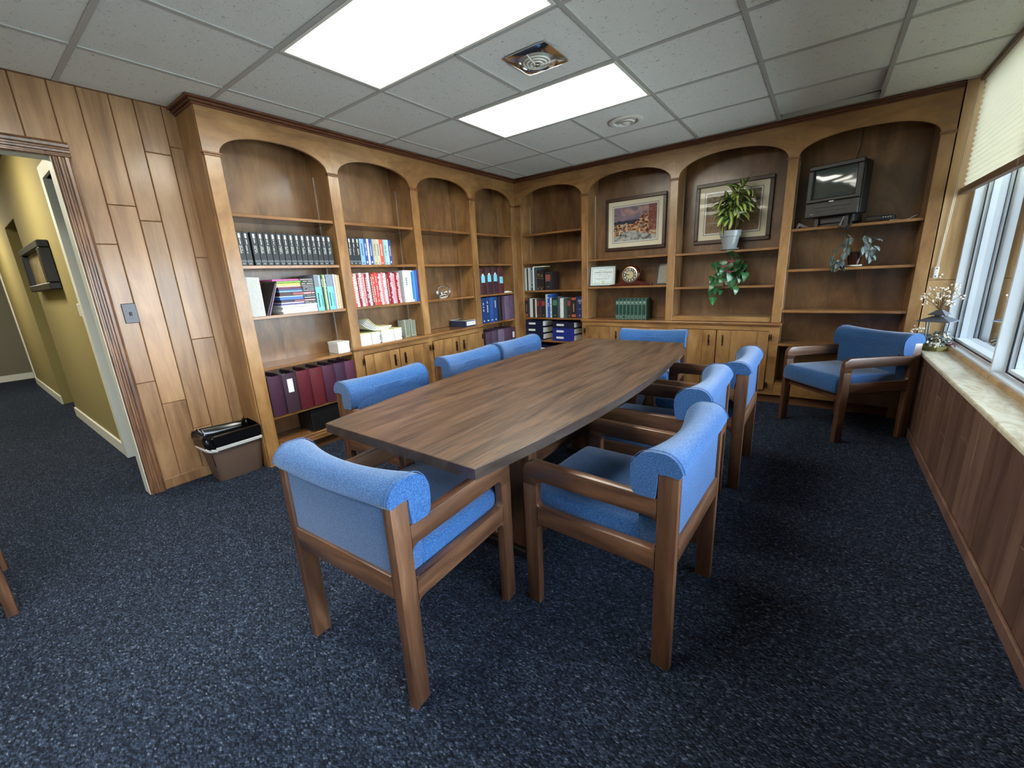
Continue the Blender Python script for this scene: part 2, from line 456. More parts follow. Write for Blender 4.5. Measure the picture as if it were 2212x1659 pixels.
def struct(name, bm, mat, label=None, cat=None):
    o = obj(name, bm, mat); o['kind'] = 'structure'
    if label: o['label'] = label
    if cat: o['category'] = cat
    return o

def thing(name, label, cat, loc=(0, 0, 0), rz=0, group=None):
    o = bpy.data.objects.new(name, None); COL.objects.link(o)
    o.empty_display_size = .05
    o.location = loc; o.rotation_euler = (0, 0, rz)
    return tag(o, label, cat, group)

def copy_tree(o, parent=None):
    c = o.copy(); COL.objects.link(c); c.parent = parent
    for ch in list(o.children): copy_tree(ch, c)
    return c

ORD = ['first', 'second', 'third', 'fourth', 'fifth', 'sixth', 'seventh', 'eighth', 'ninth', 'tenth', 'eleventh', 'twelfth', 'thirteenth', 'fourteenth', 'fifteenth', 'sixteenth', 'seventeenth', 'eighteenth', 'nineteenth', 'twentieth']

def text_mesh(s, size, name='lettering', bold=0):
    cu = bpy.data.curves.new(name, 'FONT'); cu.body = s; cu.size = size; cu.align_x = 'CENTER'; cu.align_y = 'CENTER'
    cu.resolution_u = 2; cu.offset = bold
    t = bpy.data.objects.new(name, cu); COL.objects.link(t)
    dg = bpy.context.evaluated_depsgraph_get()
    me = bpy.data.meshes.new_from_object(t.evaluated_get(dg))
    bpy.data.objects.remove(t); bpy.data.curves.remove(cu)
    return me

# ------------------------------------------------------------------ outdoors
g = nb(); box(g, 3.2, 60, -40, 40, -.2, -.1)
o = struct('ground', g, M['ground'])
g = nb()
rr = random.Random(3)
nx, nz = 26, 9
vs = [[g.verts.new((3.2 + 6.8*i/nx, 4.0 + rr.uniform(-.1, .1), -.15 + 2.1*j/nz + (rr.uniform(-.06, .06) if j else 0))) for j in range(nz+1)] for i in range(nx+1)]
for i in range(nx):
    for j in range(nz): g.faces.new((vs[i][j], vs[i+1][j], vs[i+1][j+1], vs[i][j+1]))
r_ = bmesh.ops.extrude_face_region(g, geom=list(g.faces))
bmesh.ops.translate(g, vec=(0, .8, 0), verts=[e for e in r_['geom'] if isinstance(e, bmesh.types.BMVert)])
bmesh.ops.recalc_face_normals(g, faces=list(g.faces))
tag(obj('rock_wall', g, M['rock']), 'grey rough garden rock wall outside the window', 'rock wall')

# ------------------------------------------------------------------ floor
g = nb(); box(g, -9.2, 3.04, YF-.1, 1.05, -.1, 0)
struct('floor', g, M['carpet'], 'dark navy loop carpet on the floor', 'floor')

# ------------------------------------------------------------------ ceiling
g = nb(); box(g, XL-.1, 3.12, YF-.1, 1.05, H+.12, H+.2)
ceil_o = struct('ceiling', g, M['plenum'], 'suspended grid ceiling of grey fissured tiles', 'ceiling')
CX0, CX1, CY0, CY1 = XL, 3.0, YF, .94
LIGHTS = {(0, -4), (1, -4), (0, -2), (1, -2), (0, -6), (1, -6), (0, -8), (1, -8)}
cache = {}
for i in range(-2, 5):
    for j in range(-11, 2):
        if (i, j) in LIGHTS: continue
        x0, x1 = max(i*U, CX0)+.004, min((i+1)*U, CX1)-.004
        y0, y1 = max(j*U, CY0)+.004, min((j+1)*U, CY1)-.004
        if x1-x0 < .03 or y1-y0 < .03: continue
        k = (round(x1-x0, 3), round(y1-y0, 3))
        if k not in cache:
            b = nb(); box(b, -k[0]/2, k[0]/2, -k[1]/2, k[1]/2, 0, .016, .002); cache[k] = mesh('ceiling_tile', b, M['tile'])
        t = link('ceiling_tile', cache[k], ceil_o)
        t.location = ((x0+x1)/2, (y0+y1)/2, H+.003)
        if (i, j) == (3, 0):
            t.location.z += .026; t.rotation_euler = (R(1.6), R(-1.4), 0); t.location.y -= .004
def bar(name, x0, x1, y0, y1):
    b = nb(); box(b, x0, x1, y0, y1, H-.002, H+.004); box(b, (x0+x1)/2-.001 if x1-x0 < .1 else x0, (x0+x1)/2+.001 if x1-x0 < .1 else x1, (y0+y1)/2-.001 if y1-y0 < .1 else y0, (y0+y1)/2+.001 if y1-y0 < .1 else y1, H+.003, H+.04)
    return obj(name, b, M['tbar'], ceil_o)
for i in range(-1, 5):
    if i == 1:
        for (a, c_) in ((YF, -8*U), (-7*U, -6*U), (-5*U, -4*U), (-3*U, -2*U), (-U, .94)): bar('main_runner', i*U-.012, i*U+.012, a, c_)
    else: bar('main_runner', i*U-.012, i*U+.012, CY0, CY1)
tee = None
for j in range(-10, 2):
    for i in range(-2, 5):
        x0, x1 = max(i*U, CX0)+.012, min((i+1)*U, CX1)-.012
        if x1-x0 < .05: continue
        bar('cross_tee', x0, x1, j*U-.012, j*U+.012)

def ceiling_light(name, cx, cy, label):
    t = thing(name, label, 'ceiling light', (cx, cy, H-.01), 0, 'fluorescent ceiling panels')
    b = nb(); w, d = U-.013, U/2-.013
    for (x0, x1, y0, y1) in ((-w, w, -d, -d+.016), (-w, w, d-.016, d), (-w, -w+.016, -d+.016, d-.016), (w-.016, w, -d+.016, d-.016)):
        box(b, cx+x0, cx+x1, cy+y0, cy+y1, H-.004, H+.05)
    obj('frame', b, M['white_paint'], t)
    b = nb(); box(b, -w+.014, w-.014, -d+.014, d-.014, 0, .004)
    o = link('diffuser', mesh('diffuser', b, M['lamp']), t, False); o.location = (0, 0, .012)
    b = nb(); box(b, cx-w, cx+w, cy-d, cy+d, H+.05, H+.06); obj('housing', b, M['white_paint'], t)
ceiling_light('ceiling_light', U, -3.5*U, 'large near fluorescent ceiling panel cut by the top of the photo')
ceiling_light('ceiling_light', U, -5.5*U, 'added unseen fluorescent fill panel in the ceiling above the viewer')  # unseen panel, added on the grid spacing to brighten the far bookcase
ceiling_light('ceiling_light', U, -7.5*U, 'added unseen fluorescent fill panel in the ceiling well behind the viewer')  # another unseen panel, added as fill for surfaces facing the camera
ceiling_light('ceiling_light', U, -1.5*U, 'far fluorescent ceiling panel between the chrome vent and the white vent')

# vents
t = thing('exhaust_vent', 'square chrome ceiling exhaust vent with round ringed grille', 'vent', (.895, -1.51, H))
def sq(r, z, p): # rounded square loop
    out = []
    for k in range(32):
        a = 2*PI*k/32; c_, s_ = math.cos(a), math.sin(a)
        n_ = (abs(c_)**p+abs(s_)**p)**(-1/p); out.append((.895+r*c_*n_, -1.51+r*s_*n_, z))
    return out
b = nb(); loft(b, [sq(.130, H-.001, 14), sq(.130, H-.006, 14), sq(.118, H-.012, 6), sq(.104, H-.016, 2), sq(.098, H-.010, 2), sq(.09, H+.012, 2)], True, False)
obj('cover_plate', b, M['chrome'], t, smooth=True)
b = nb(); disc(b, .089, .012, 24, (.895, -1.51, H)); obj('fan_well', b, M['black'], t)
for k, rr_ in enumerate((.068, .050, .032)):
    b = nb(); tube(b, [(.895+rr_*math.cos(a*PI/16), -1.51+rr_*math.sin(a*PI/16), H-.016-.004*k) for a in range(33)], .0048, 6, False); obj('grille_ring', b, M['white_plastic'], t, smooth=True)
b = nb()
for a in (30, 150, 270):
    tube(b, [(.895+.02*math.cos(R(a)), -1.51+.02*math.sin(R(a)), H-.028), (.895+.098*math.cos(R(a)), -1.51+.098*math.sin(R(a)), H-.012)], .004, 6)
obj('spoke', b, M['white_plastic'], t)
b = nb(); lathe(b, [(.0005, -.034), (.012, -.032), (.014, -.026), (.014, -.016)], 16, (.895, -1.51, H)); obj('hub', b, M['chrome'], t, smooth=True)

t = thing('air_diffuser', 'round white ceiling air diffuser with dark slots', 'vent', (.90, -.26, H))
c_ = (.90, -.26, H)
b = nb(); lathe(b, [(.125, .002), (.128, -.005), (.108, -.012), (.090, -.008), (.086, .012)], 36, c_, False); obj('outer_cone', b, M['white_plastic'], t, smooth=True)
b = nb(); disc(b, .082, .012, 24, c_); obj('duct_opening', b, M['black'], t)
b = nb(); lathe(b, [(.062, -.006), (.060, -.013), (.054, -.014), (.052, -.006)], 32, c_, False); obj('middle_cone', b, M['white_plastic'], t, smooth=True)
b = nb(); lathe(b, [(.026, -.008), (.034, -.016), (.024, -.022), (.0005, -.024)], 28, c_); obj('centre_cone', b, M['white_plastic'], t, smooth=True)

# ------------------------------------------------------------------ left wall with doorway
DY1, DY0 = -3.150, -4.06      # door opening
g = nb()
box(g, XL-.1, XL-.008, DY1+.018, 1.0, 0, H+.12); box(g, XL-.1, XL-.008, DY0-.018, DY1+.018, 2.0, H+.12); box(g, XL-.1, XL-.008, YF, DY0-.018, 0, H+.12)
wl = struct('wall_left', g, M['groove'], 'wood board panelled wall with the doorway', 'wall')
edges = [-2.50, -2.602, -2.734, -2.842, -2.972, -3.082, -3.214, -3.324, -3.454, -3.564, -3.694, -3.804, -3.934, -4.044, -4.174, -4.284, -4.414, -4.524, -4.654, -4.764, -4.894, -5.004, -5.134, -5.244, -5.374, -5.484, -5.614, -5.724, -5.854, -5.964, -6.09]
joints = {0: [2.138, 1.477], 1: [2.086, .95], 2: [1.69, .35], 3: [1.768, .562], 4: [1.548, .72], 5: []}
rj = random.Random(11)
for k in range(len(edges)-1):
    ya, yb = edges[k+1], edges[k]
    zj = joints.get(k, [rj.uniform(.4, 1.1), rj.uniform(1.3, 2.0)])
    zlo = .0
    if yb > DY0 and ya < DY1+.04:
        zlo = 2.03
    if k == 4: ya = max(ya, -3.085)
    zs = [zlo] + sorted(z for z in zj if z > zlo+.1) + [H]
    for z0, z1 in zip(zs, zs[1:]):
        b = nb(); box(b, XL-.010, XL, ya+.0018, yb-.0018, z0+.0015, z1-.0015, .0025); obj('board', b, M['plank'], wl)
g = nb(); box(g, XL, XL+.016, -3.072, -2.53, 0, .072, .004)
struct('baseboard_left', g, M['plank'])
# casing: fluted profile, x out from wall / y across
def casing_prof(w):
    pts = [(0, 0)]
    for u_, d_ in ((0, .012), (.006, .020), (.012, .020), (.016, .014), (.022, .014), (.026, .022), (.034, .024), (.040, .018), (.046, .018), (.052, .026), (.064, .028), (.070, .022), (w, .018), (w, 0)):
        pts.append((min(u_, w), d_))
    return pts
trim = nb()
W_ = .078
prism(trim, [(XL+d, -3.147+u_) for u_, d in casing_prof(W_)], 0, 1.985+.0, 'XY')
prism(trim, [(XL+d, DY0-.003-u_) for u_, d in casing_prof(W_)], 0, 1.985, 'XY')
tr = struct('trim_1', trim, M['casing'], 'dark fluted wooden casing around the doorway', 'door casing')
b = nb(); prism(b, [(XL+d, 1.985+u_) for u_, d in casing_prof(W_)], DY0-.003-W_, -3.147+W_, 'XZ'); obj('head_casing', b, M['casing'], tr)
b = nb(); box(b, XL-.1, XL+.004, DY1-.0, DY1+.018, 0, 1.985); box(b, XL-.1, XL+.004, DY0-.018, DY0, 0, 1.985); box(b, XL-.1, XL+.004, DY0-.018, DY1+.018, 1.985, 2.0)
struct('door_1', b, M['white_paint'], 'pale door lining inside the dark casing', 'door frame')

# ------------------------------------------------------------------ other walls
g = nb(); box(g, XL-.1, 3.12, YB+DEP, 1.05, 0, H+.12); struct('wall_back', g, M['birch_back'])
g = nb(); box(g, XL-.1, 3.12, YF-.1, YF, 0, H+.12); struct('wall_front', g, M['front_wall'])
g = nb(); box(g, XW+.010, 3.15, YF, YB+.30, 0, .585); box(g, 3.012, 3.15, YF, YB, .585, .612); box(g, XW+.010, 3.15, YF, -4.99, .612, H+.1)
wr = struct('wall_right', g, M['groove_light'], 'dark board panelled wall below the windows', 'wall')
y = YB; rj = random.Random(5); k = 0
wj = {5: [.5], 6: [.27], 8: [.45], 10: [.3], 13: [.4], 3: [.35]}
while y > YF:
    w = (.108, .132)[k % 2]; ya = max(y-w, YF)
    zs = [.05] + wj.get(k, [rj.uniform(.15, .5)] if k > 13 and rj.random() < .5 else []) + [.585]
    for z0, z1 in zip(zs, zs[1:]):
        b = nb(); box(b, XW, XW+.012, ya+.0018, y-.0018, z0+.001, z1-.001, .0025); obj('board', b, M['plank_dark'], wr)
    y = ya; k += 1
g = nb(); box(g, XW-.014, XW, YF, YB-.01, 0, .058, .004); struct('baseboard_right', g, M['plank_dark'])
g = nb(); box(g, XW-.016, 3.035, YF, YB+.02, .585, .61, .006, 2)
struct('window_sill', g, M['marble'], 'pale marble window sill ledge along the right wall', 'window sill')
g = nb(); box(g, 2.996, 3.013, -5.0, YB, .610, .636, .004); struct('trim_2', g, M['jamb_wood'])
g = nb(); box(g, XW+.004, 3.15, YB+.012, 1.0, 0, H+.12)
jm = struct('wall_jamb', g, M['groove'])
for z0, z1 in ((.61, 1.079), (1.082, H)):
    b = nb(); box(b, XW+.004, 3.012, YB+.002, YB+.014, z0, z1, .001); obj('panel', b, M['jamb_wood'], jm)

# ------------------------------------------------------------------ windows, shades
PITCH = 1.125
for n in range(5):
    dy = -PITCH*n; ya, yb = -.447+dy, .656+dy           # opening of this unit
    f = nb()
    box(f, 3.012, 3.066, yb-.016, yb+.004, .612, H+.06, .002)                 # far jamb
    box(f, 3.028, 3.140, ya-.024, ya, .612, H+.06, .003)                      # mullion post
    box(f, 3.012, 3.066, ya-.024, yb-.016, .612, .644, .003)                  # bottom rail
    box(f, 3.012, 3.066, ya, yb-.016, 2.33, H+.06)
    w = struct('window_%d' % (n+1), f, M['alu'])
    b = nb(); box(b, 3.066, 3.070, yb-.024, yb+.004, .644, 2.33); box(b, 3.066, 3.070, ya, yb-.024, .644, .652); box(b, 3.090, 3.0925, yb-.024, yb-.0175, .66, 2.33); obj('gasket', b, M['gasket'], w)
    b = nb()
    box(b, 3.070, 3.150, yb-.018, yb+.004, .644, 2.36, .002); box(b, 3.070, 3.150, ya, ya+.012, .644, 2.36); box(b, 3.070, 3.150, ya+.012, yb-.018, .640, .668, .002); box(b, 3.070, 3.150, ya+.012, yb-.018, 2.33, 2.36)
    obj('sash', b, M['alu'], w)
    b = nb(); vs_ = [b.verts.new(p) for p in ((3.126, ya+.010, .666), (3.126, yb-.016, .666), (3.126, yb-.016, 2.335), (3.126, ya+.010, 2.335))]; b.faces.new(vs_)
    obj('pane', b, M['glass'], w)
    # pleated shade
    y1, y0 = .648+dy, .648+dy-1.112
    lab = ['cream pleated window shade nearest the television corner', 'cream pleated window shade second from the television corner', 'cream pleated window shade third from the television corner', 'cream pleated window shade fourth from the television corner', 'cream pleated window shade farthest from the television corner'][n]
    t = thing('window_shade', lab, 'blind', (2.955, (y0+y1)/2, H), 0, 'pleated shades along the window wall')
    b = nb(); Np = 21; A = []
    for i in range(2*Np+1):
        z = 1.688 + (2.335-1.688)*i/(2*Np); x = 2.955 + (.006 if i % 2 else -.006)
        A.append((b.verts.new((x, y0+.004, z)), b.verts.new((x, y1-.004, z))))
    for p, q in zip(A, A[1:]): b.faces.new((p[0], p[1], q[1], q[0]))
    obj('pleated_fabric', b, M['blind'], t)
    b = nb(); box(b, 2.936, 2.976, y0, y1, 1.650, 1.690, .004); obj('bottom_rail', b, M['rail_brown'], t)
    b = nb(); box(b, 2.930, 2.980, y0, y1, 2.335, H, .003); obj('head_rail', b, M['rail_brown'], t)
    if n == 0:
        b = nb(); tube(b, [(2.932, .640, 2.335), (2.922, .648, 1.774), (2.902, .650, 1.17)], .0016, 6); obj('pull_cord', b, M['cord_white'], t)
        b = nb(); tube(b, [(2.940, .640, 2.335), (2.930, .648, 1.774), (2.909, .650, 1.17)], .0016, 6); obj('pull_cord', b, M['cord_white'], t)
t = thing('cord_cleat', 'white plastic cord cleat screwed to the window jamb', 'cleat', (2.903, .652, 1.10))
b = nb(); box(b, 2.890, 2.917, .646, .657, 1.095, 1.175, .005, 2); obj('plate', b, M['white_plastic'], t)
for z in (1.108, 1.162):
    b = nb(); box(b, 2.900, 2.907, .643, .647, z-.003, z+.003); obj('screw', b, M['dark_grey'], t)
for k, (x, z) in enumerate(((2.938, 1.118), (2.930, 1.100))):
    b = nb(); lathe(b, [(.0005, .004), (.006, .003), (.007, 0)], 10); o = obj('screw_cap', b, M['white_plastic'])
    o.location = (x, .657, z); o.rotation_euler = (R(90), 0, 0)
    tag(o, ['upper small pale screw cap beside the cord cleat', 'lower small pale screw cap beside the cord cleat'][k], 'screw cap')

# ------------------------------------------------------------------ hallway beyond the doorway
YH = -3.05
def hall(name, *bx, m='hall_yellow'):
    g = nb()
    for q in bx: box(g, *q)
    return struct(name, g, M[m])
hall('wall_hall_near', (-4.25, -2.17, YH, YH+.13, 0, 2.5), (-2.17, -1.22, YH, YH+.13, 2.05, 2.5))
hall('wall_hall_middle', (-7.5, -5.17, YH, YH+.13, 0, 2.5), (-5.17, -4.25, YH, YH+.13, 2.05, 2.5))
hall('wall_hall_end', (-8.5, -8.3, -4.7, 0, 0, 2.5), m='hall_grey')
hall('wall_hall_left', (-8.5, -1.22, -4.72, -4.6, 0, 2.5))
hall('wall_hall_room', (-8.4, -1.22, -1.7, -1.6, 0, 2.5), m='hall_grey')
hall('ceiling_hall', (-8.5, -1.22, -4.7, -1.6, 2.5, 2.56), m='hall_ceil')
hall('door_2', (-2.08, -1.24, YH+.05, YH+.09, 0, 2.05), m='hall_grey')
hall('trim_3', (-2.17, -2.08, YH-.016, YH+.1, 0, 2.05), (-2.17, -1.24, YH-.016, YH+.05, 2.05, 2.13), m='white_paint')
hall('trim_4', (-7.52, -7.42, YH-.012, YH+.1, 0, 2.05), m='white_paint')
hall('baseboard_hall', (-4.25, -2.17, YH-.014, YH, 0, .10), m='white_paint')
hall('baseboard_hall_far', (-7.42, -5.17, YH-.014, YH, 0, .10), m='white_paint')
hall('baseboard_hall_end', (-8.3, -8.285, -4.6, -1.7, 0, .10), m='white_paint')
for k, hx in enumerate((-2.9, -6.2)):  # the nearer one is added out of view to lift the hall floor
    t = thing('hall_light', ['added unseen square warm hallway fill light nearest the doorway', 'square warm ceiling light at the far end of the hallway'][k], 'ceiling light', (hx, -3.85, 2.49), 0, 'hallway ceiling lights')
    b = nb(); box(b, hx-.25, hx+.25, -4.1, -3.6, 2.47, 2.50, .004); obj('housing', b, M['white_paint'], t)
    b = nb(); box(b, hx-.22, hx+.22, -4.07, -3.63, 2.455, 2.47, .004); obj('diffuser', b, M['hall_lamp'], t)
t = thing('wall_picture', 'dark framed picture of bare trees hanging on the yellow hallway wall', 'picture', (-3.33, YH, 1.33))
b = nb(); zc = (1.335, 1.715)
for q in ((-3.93, -2.73, zc[0], zc[0]+.055), (-3.93, -2.73, zc[1]-.055, zc[1]), (-3.93, -3.82, zc[0]+.055, zc[1]-.055), (-2.84, -2.73, zc[0]+.055, zc[1]-.055)): box(b, q[0], q[1], YH-.07, YH, q[2], q[3], .006)
obj('frame', b, M['black'], t)
b = nb(); box(b, -3.82, -2.84, YH-.03, YH-.02, zc[0]+.055, zc[1]-.055); obj('print', b, M['print_hall'], t)
b = nb(); box(b, -2.29, -2.22, YH-.012, YH, 1.12, 1.215, .003)
tag(obj('hall_switch', b, M['white_plastic']), 'small pale switch plate on the yellow hallway wall', 'light switch')

# light switch on the panelled wall
t = thing('light_switch', 'dark metal light switch plate on the light board wall', 'light switch', (XL, -3.002, 1.15))
b = nb(); box(b, XL, XL+.006, -3.036, -2.968, 1.091, 1.209, .003); obj('plate', b, M['switch'], t)
b = nb(); box(b, XL+.005, XL+.014, -3.008, -2.996, 1.136, 1.158, .002); obj('toggle', b, M['black'], t)
for z in (1.118, 1.182):
    b = nb(); box(b, XL+.005, XL+.008, -3.004, -3.000, z-.002, z+.002); obj('screw', b, M['black'], t)

# ------------------------------------------------------------------ built-in bookcases
def rbx(bm, run, u0, u1, v0, v1, z0, z1, bev=0, seg=1):
    if run == 'L': return box(bm, XB-v1, XB-v0, u0, u1, z0, z1, bev, seg)
    return box(bm, u0, u1, YB+v0, YB+v1, z0, z1, bev, seg)
def rp(run, u, v, z): return (XB-v, u, z) if run == 'L' else (u, YB+v, z)
def rprism(bm, run, pts, v0, v1):
    if run == 'L': return prism(bm, pts, XB-v1, XB-v0, 'YZ')
    return prism(bm, pts, YB+v0, YB+v1, 'XZ')
SH = {'L': M['shelfY'], 'B': M['shelfX']}
HZ = {'L': M['birchY'], 'B': M['birchX']}
ZC, ZT = 2.07, 2.338      # springing of the arches, top of the face

def arch_header(run, u0, u1, a0, a1, apex, parent):
    """plate from u0..u1 with an elliptical arch cut between a0..a1"""
    b = nb(); n = 28
    cols = [(u0, ZC)] + [(a0 + (a1-a0)*(1-math.cos(PI*i/n))/2, ZC + (apex-ZC)*(max(0, 1-abs(math.cos(PI*i/n))**2.3))**.5) for i in range(n+1)] + [(u1, ZC)]
    V = []
    for u_, z in cols:
        V.append([b.verts.new(rp(run, u_, v, zz)) for v, zz in ((0, z), (0, ZT), (.02, ZT), (.02, z))])
    fs = []
    for p, q in zip(V, V[1:]):
        for i in range(4): fs.append(b.faces.new((p[i], p[(i+1) % 4], q[(i+1) % 4], q[i])))
    fs.append(b.faces.new(V[0])); fs.append(b.faces.new(V[-1][::-1]))
    bmesh.ops.recalc_face_normals(b, faces=fs)
    return obj('arch_header', b, HZ[run], parent)

def pilaster(run, u0, u1, z0, parent):
    b = nb(); rbx(b, run, u0, u1, -.004, .018, z0, ZC-.006, .0015)
    p = obj('pilaster', b, M['birchZ'], parent)
    b = nb(); rbx(b, run, u0-.010, u1+.010, -.014, .016, ZC-.008, ZC+.002, .002); rbx(b, run, u0-.005, u1+.005, -.010, .016, ZC-.020, ZC-.008, .002); obj('capital', b, M['capital'], p)
    return p

def shelf(run, u0, u1, z, parent, v0=.012, th=.021):
    b = nb(); rbx(b, run, u0+.001, u1-.001, v0, DEP-.012, z-th, z, .002); return obj('shelf', b, SH[run], parent)

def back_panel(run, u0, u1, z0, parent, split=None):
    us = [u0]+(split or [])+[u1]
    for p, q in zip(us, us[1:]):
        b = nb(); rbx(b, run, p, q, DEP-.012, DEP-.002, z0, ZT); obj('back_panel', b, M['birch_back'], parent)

def standard(run, u, v, z0, z1, parent):
    b = nb(); rbx(b, run, u-.0025, u+.0025, v-.006, v+.006, z0, z1); obj('shelf_standard', b, M['steel'], parent)

PL = [(-2.530, -2.445), (-1.740, -1.655), (-.950, -.867), (-.160, -.075), (.572, .655)]
PB = [(-.830, -.747), (.055, .127), (.990, 1.060), (1.915, 1.985), (2.790, 2.864)]
ARCH_L = [2.203, 2.203, 2.203, 2.208]; ARCH_B = [2.222, 2.228, 2.228, 2.200]
SHELF_L = [[1.735, 1.410, 1.072, .715, .355, .142], [1.735, 1.410, 1.072], [1.735, 1.410, 1.072], [1.735, 1.410, 1.072, .747, .355, .142]]
SHELF_B = [[1.735, 1.412, 1.080, .752, .472, .142], [1.397, 1.102], [1.392, 1.075], [1.525, 1.199, .855, .560, .198]]

def run_case(run, P_, arch, shelves, label, loc, low):
    t = thing('bookcase', label, 'bookcase', loc)
    for k, (a, c_) in enumerate(P_):
        pilaster(run, a, c_, low[k], t)
        b = nb(); rbx(b, run, a+.0, c_-.0, .018, DEP-.004, max(low[k], .0), ZT); obj('upright_panel', b, M['birchZ'], t)
    for k in range(4):
        a, c_ = P_[k], P_[k+1]
        u0 = a[0]-.003 if k == 0 else (a[0]+a[1])/2
        u1 = c_[1] if k == 3 else (c_[0]+c_[1])/2
        arch_header(run, u0, u1, a[1], c_[0], arch[k], t)
        zb = .747 if low[k] > .1 and low[k+1] > .1 else (.747 if (k in (1, 2)) else .02)
        w = c_[0]-a[1]
        back_panel(run, a[1], c_[0], zb, t, [a[1]+w*(.42, .5, .55, .6)[k]])
        for z in shelves[k]: shelf(run, a[1], c_[0], z, t)
        side = c_[0]-.0025 if run == 'L' else a[1]+.0025
        standard(run, side, .205, zb, ZC, t)
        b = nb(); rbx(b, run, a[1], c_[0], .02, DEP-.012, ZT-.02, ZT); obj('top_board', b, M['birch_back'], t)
    return t

bl = run_case('L', PL, ARCH_L, SHELF_L, 'honey coloured arched built-in bookcase full of binders along the left wall', (XB, -1.0, 0), [0, 0, .747, 0, 0])
bb = run_case('B', PB, ARCH_B, SHELF_B, 'honey coloured arched built-in bookcase holding the television along the far wall', (1.0, YB, 0), [0, .747, .747, .747, 0])
# end panel and cornice of the left run
b = nb(); box(b, XL, XB-.018, -2.536, -2.530, 0, ZT); obj('side_panel', b, M['birchZ'], bl)
def cornice(bm_list_parent, run):
    steps = ((.012, 2.318, 2.330), (.024, 2.330, 2.345), (.040, 2.345, H-.001))
    for k, (d, z0, z1) in enumerate(steps):
        b = nb()
        if run == 'L': box(b, XL, XB+d, -2.536-d, YB+.01, z0, z1, .003)
        else: box(b, XB, XW-.002, YB-d*.6, YB+.02, z0, z1, .003)
        obj('cornice', b, M['cornice'], bm_list_parent)
cornice(bl, 'L'); cornice(bb, 'B')
# base boards and kicks of the open bays
for run, par, k, P_ in (('L', bl, 0, PL), ('L', bl, 3, PL), ('B', bb, 0, PB), ('B', bb, 3, PB)):
    u0, u1 = P_[k][1], P_[k+1][0]
    b = nb(); rbx(b, run, u0, u1, .004, .02, .085, .122 if (run, k) != ('B', 3) else .178, .002); obj('base_rail', b, HZ[run], par)
    b = nb(); rbx(b, run, u0, u1, .05, .07, 0, .085); obj('toe_kick', b, M['groove'], par)
# low platform in the third bay of the far bookcase
b = nb(); rbx(b, 'B', 1.062, 1.913, .006, DEP-.012, .748, .793, .003); obj('low_platform', b, M['birchX'], bb)

# ------------------------------------------------------------------ base cabinets and counters
def handle(run, u, zc, parent):
    prof = [(.0005, -.055), (.006, -.052), (.003, -.044), (.007, -.036), (.004, -.026), (.0055, -.014), (.0085, 0), (.0055, .014), (.004, .026), (.007, .036), (.003, .044), (.006, .052), (.0005, .055)]
    b = nb(); c_ = rp(run, u, -.034, zc); lathe(b, prof, 10, c_)
    h = obj('handle', b, M['bronze'], parent, smooth=True)
    for s in (-.042, .042):
        p, q = rp(run, u, -.017, zc+s), rp(run, u, -.036, zc+s)
        tube(b2 := nb(), [p, q], .004, 6); 
        bm2 = b2; o = bpy.data.meshes.new('post'); bm2.to_mesh(o); bm2.free(); o.materials.append(M['bronze'])
        bmm = nb(); bmm.from_mesh(h.data); bmm.from_mesh(o); bmm.to_mesh(h.data); bmm.free(); bpy.data.meshes.remove(o)
    b = nb(); rbx(b, run, u-.006, u+.006, -.020, -.0175, zc-.05, zc+.05, .001)
    bmm = nb(); bmm.from_mesh(h.data); me = bpy.data.meshes.new('t'); b.to_mesh(me); b.free(); bmm.from_mesh(me); bmm.to_mesh(h.data); bmm.free(); bpy.data.meshes.remove(me)
    h.data.polygons.foreach_set('use_smooth', [True]*len(h.data.polygons))
    return h

def hinge(run, u, z, parent):
    b = nb()
    for s in (-1, 1): rbx(b, run, u+s*.007-.004, u+s*.007+.004, -.021, -.017, z-.028, z+.028, .001)
    rbx(b, run, u-.012, u+.012, -.023, -.019, z-.006, z+.006, .001)
    return obj('hinge', b, M['bronze'], parent)

def door(run, us, z0, z1, hu, hinge_u, parent):
    b = nb(); rbx(b, run, us[0], us[-1], -.011, -.001, z0, z1); d = obj('door', b, M['groove'], parent)
    for p, q in zip(us, us[1:]):
        b = nb(); rbx(b, run, p+.0012, q-.0012, -.018, -.010, z0, z1, .0018); obj('plank', b, M['birchZ'], d)
    handle(run, hu, .573, d)
    for z in (.615, .18): hinge(run, hinge_u, z, d)

def cabinet(run, u0, u1, doors, label):
    t = thing('base_cabinet', label, 'cabinet', rp(run, (u0+u1)/2, .1, 0))
    b = nb(); rbx(b, run, u0, u1, .0, DEP-.01, .672, .722)
    rbx(b, run, u0, u1, .0, .02, .085, .128)
    us = [u0, doors[0][0][0]+.004, doors[0][0][-1]-.004, doors[1][0][0]+.004, doors[1][0][-1]-.004, u1]
    rbx(b, run, us[0], us[1], 0, .02, .128, .672); rbx(b, run, us[4], us[5], 0, .02, .128, .672)
    rbx(b, run, u0, u1, .02, DEP-.01, .085, .1); rbx(b, run, u0, u0+.015, .02, DEP-.01, .1, .672); rbx(b, run, u1-.015, u1, .02, DEP-.01, .1, .672)
    obj('face_frame', b, M['birchX'] if run == 'B' else M['birchY'], t)
    b = nb(); rbx(b, run, u0, u1, .05, .07, 0, .085); obj('toe_kick', b, M['groove'], t)
    for us_, hu, hg in doors: door(run, us_, .13, .668, hu, hg, t)
    return t
cabinet('L', -1.738, -.905, [([-1.652, -1.561, -1.401, -1.286], -1.345, -1.666), ([-1.280, -1.127, -.998, -.920], -1.230, -.911)], 'two-door cabinet below the paper bundles on the left bookcase')
cabinet('L', -.9045, -.078, [([-.862, -.72, -.60, -.492], -.542, -.873), ([-.486, -.37, -.235, -.118], -.430, -.106)], 'two-door cabinet below the open navy box on the left bookcase')
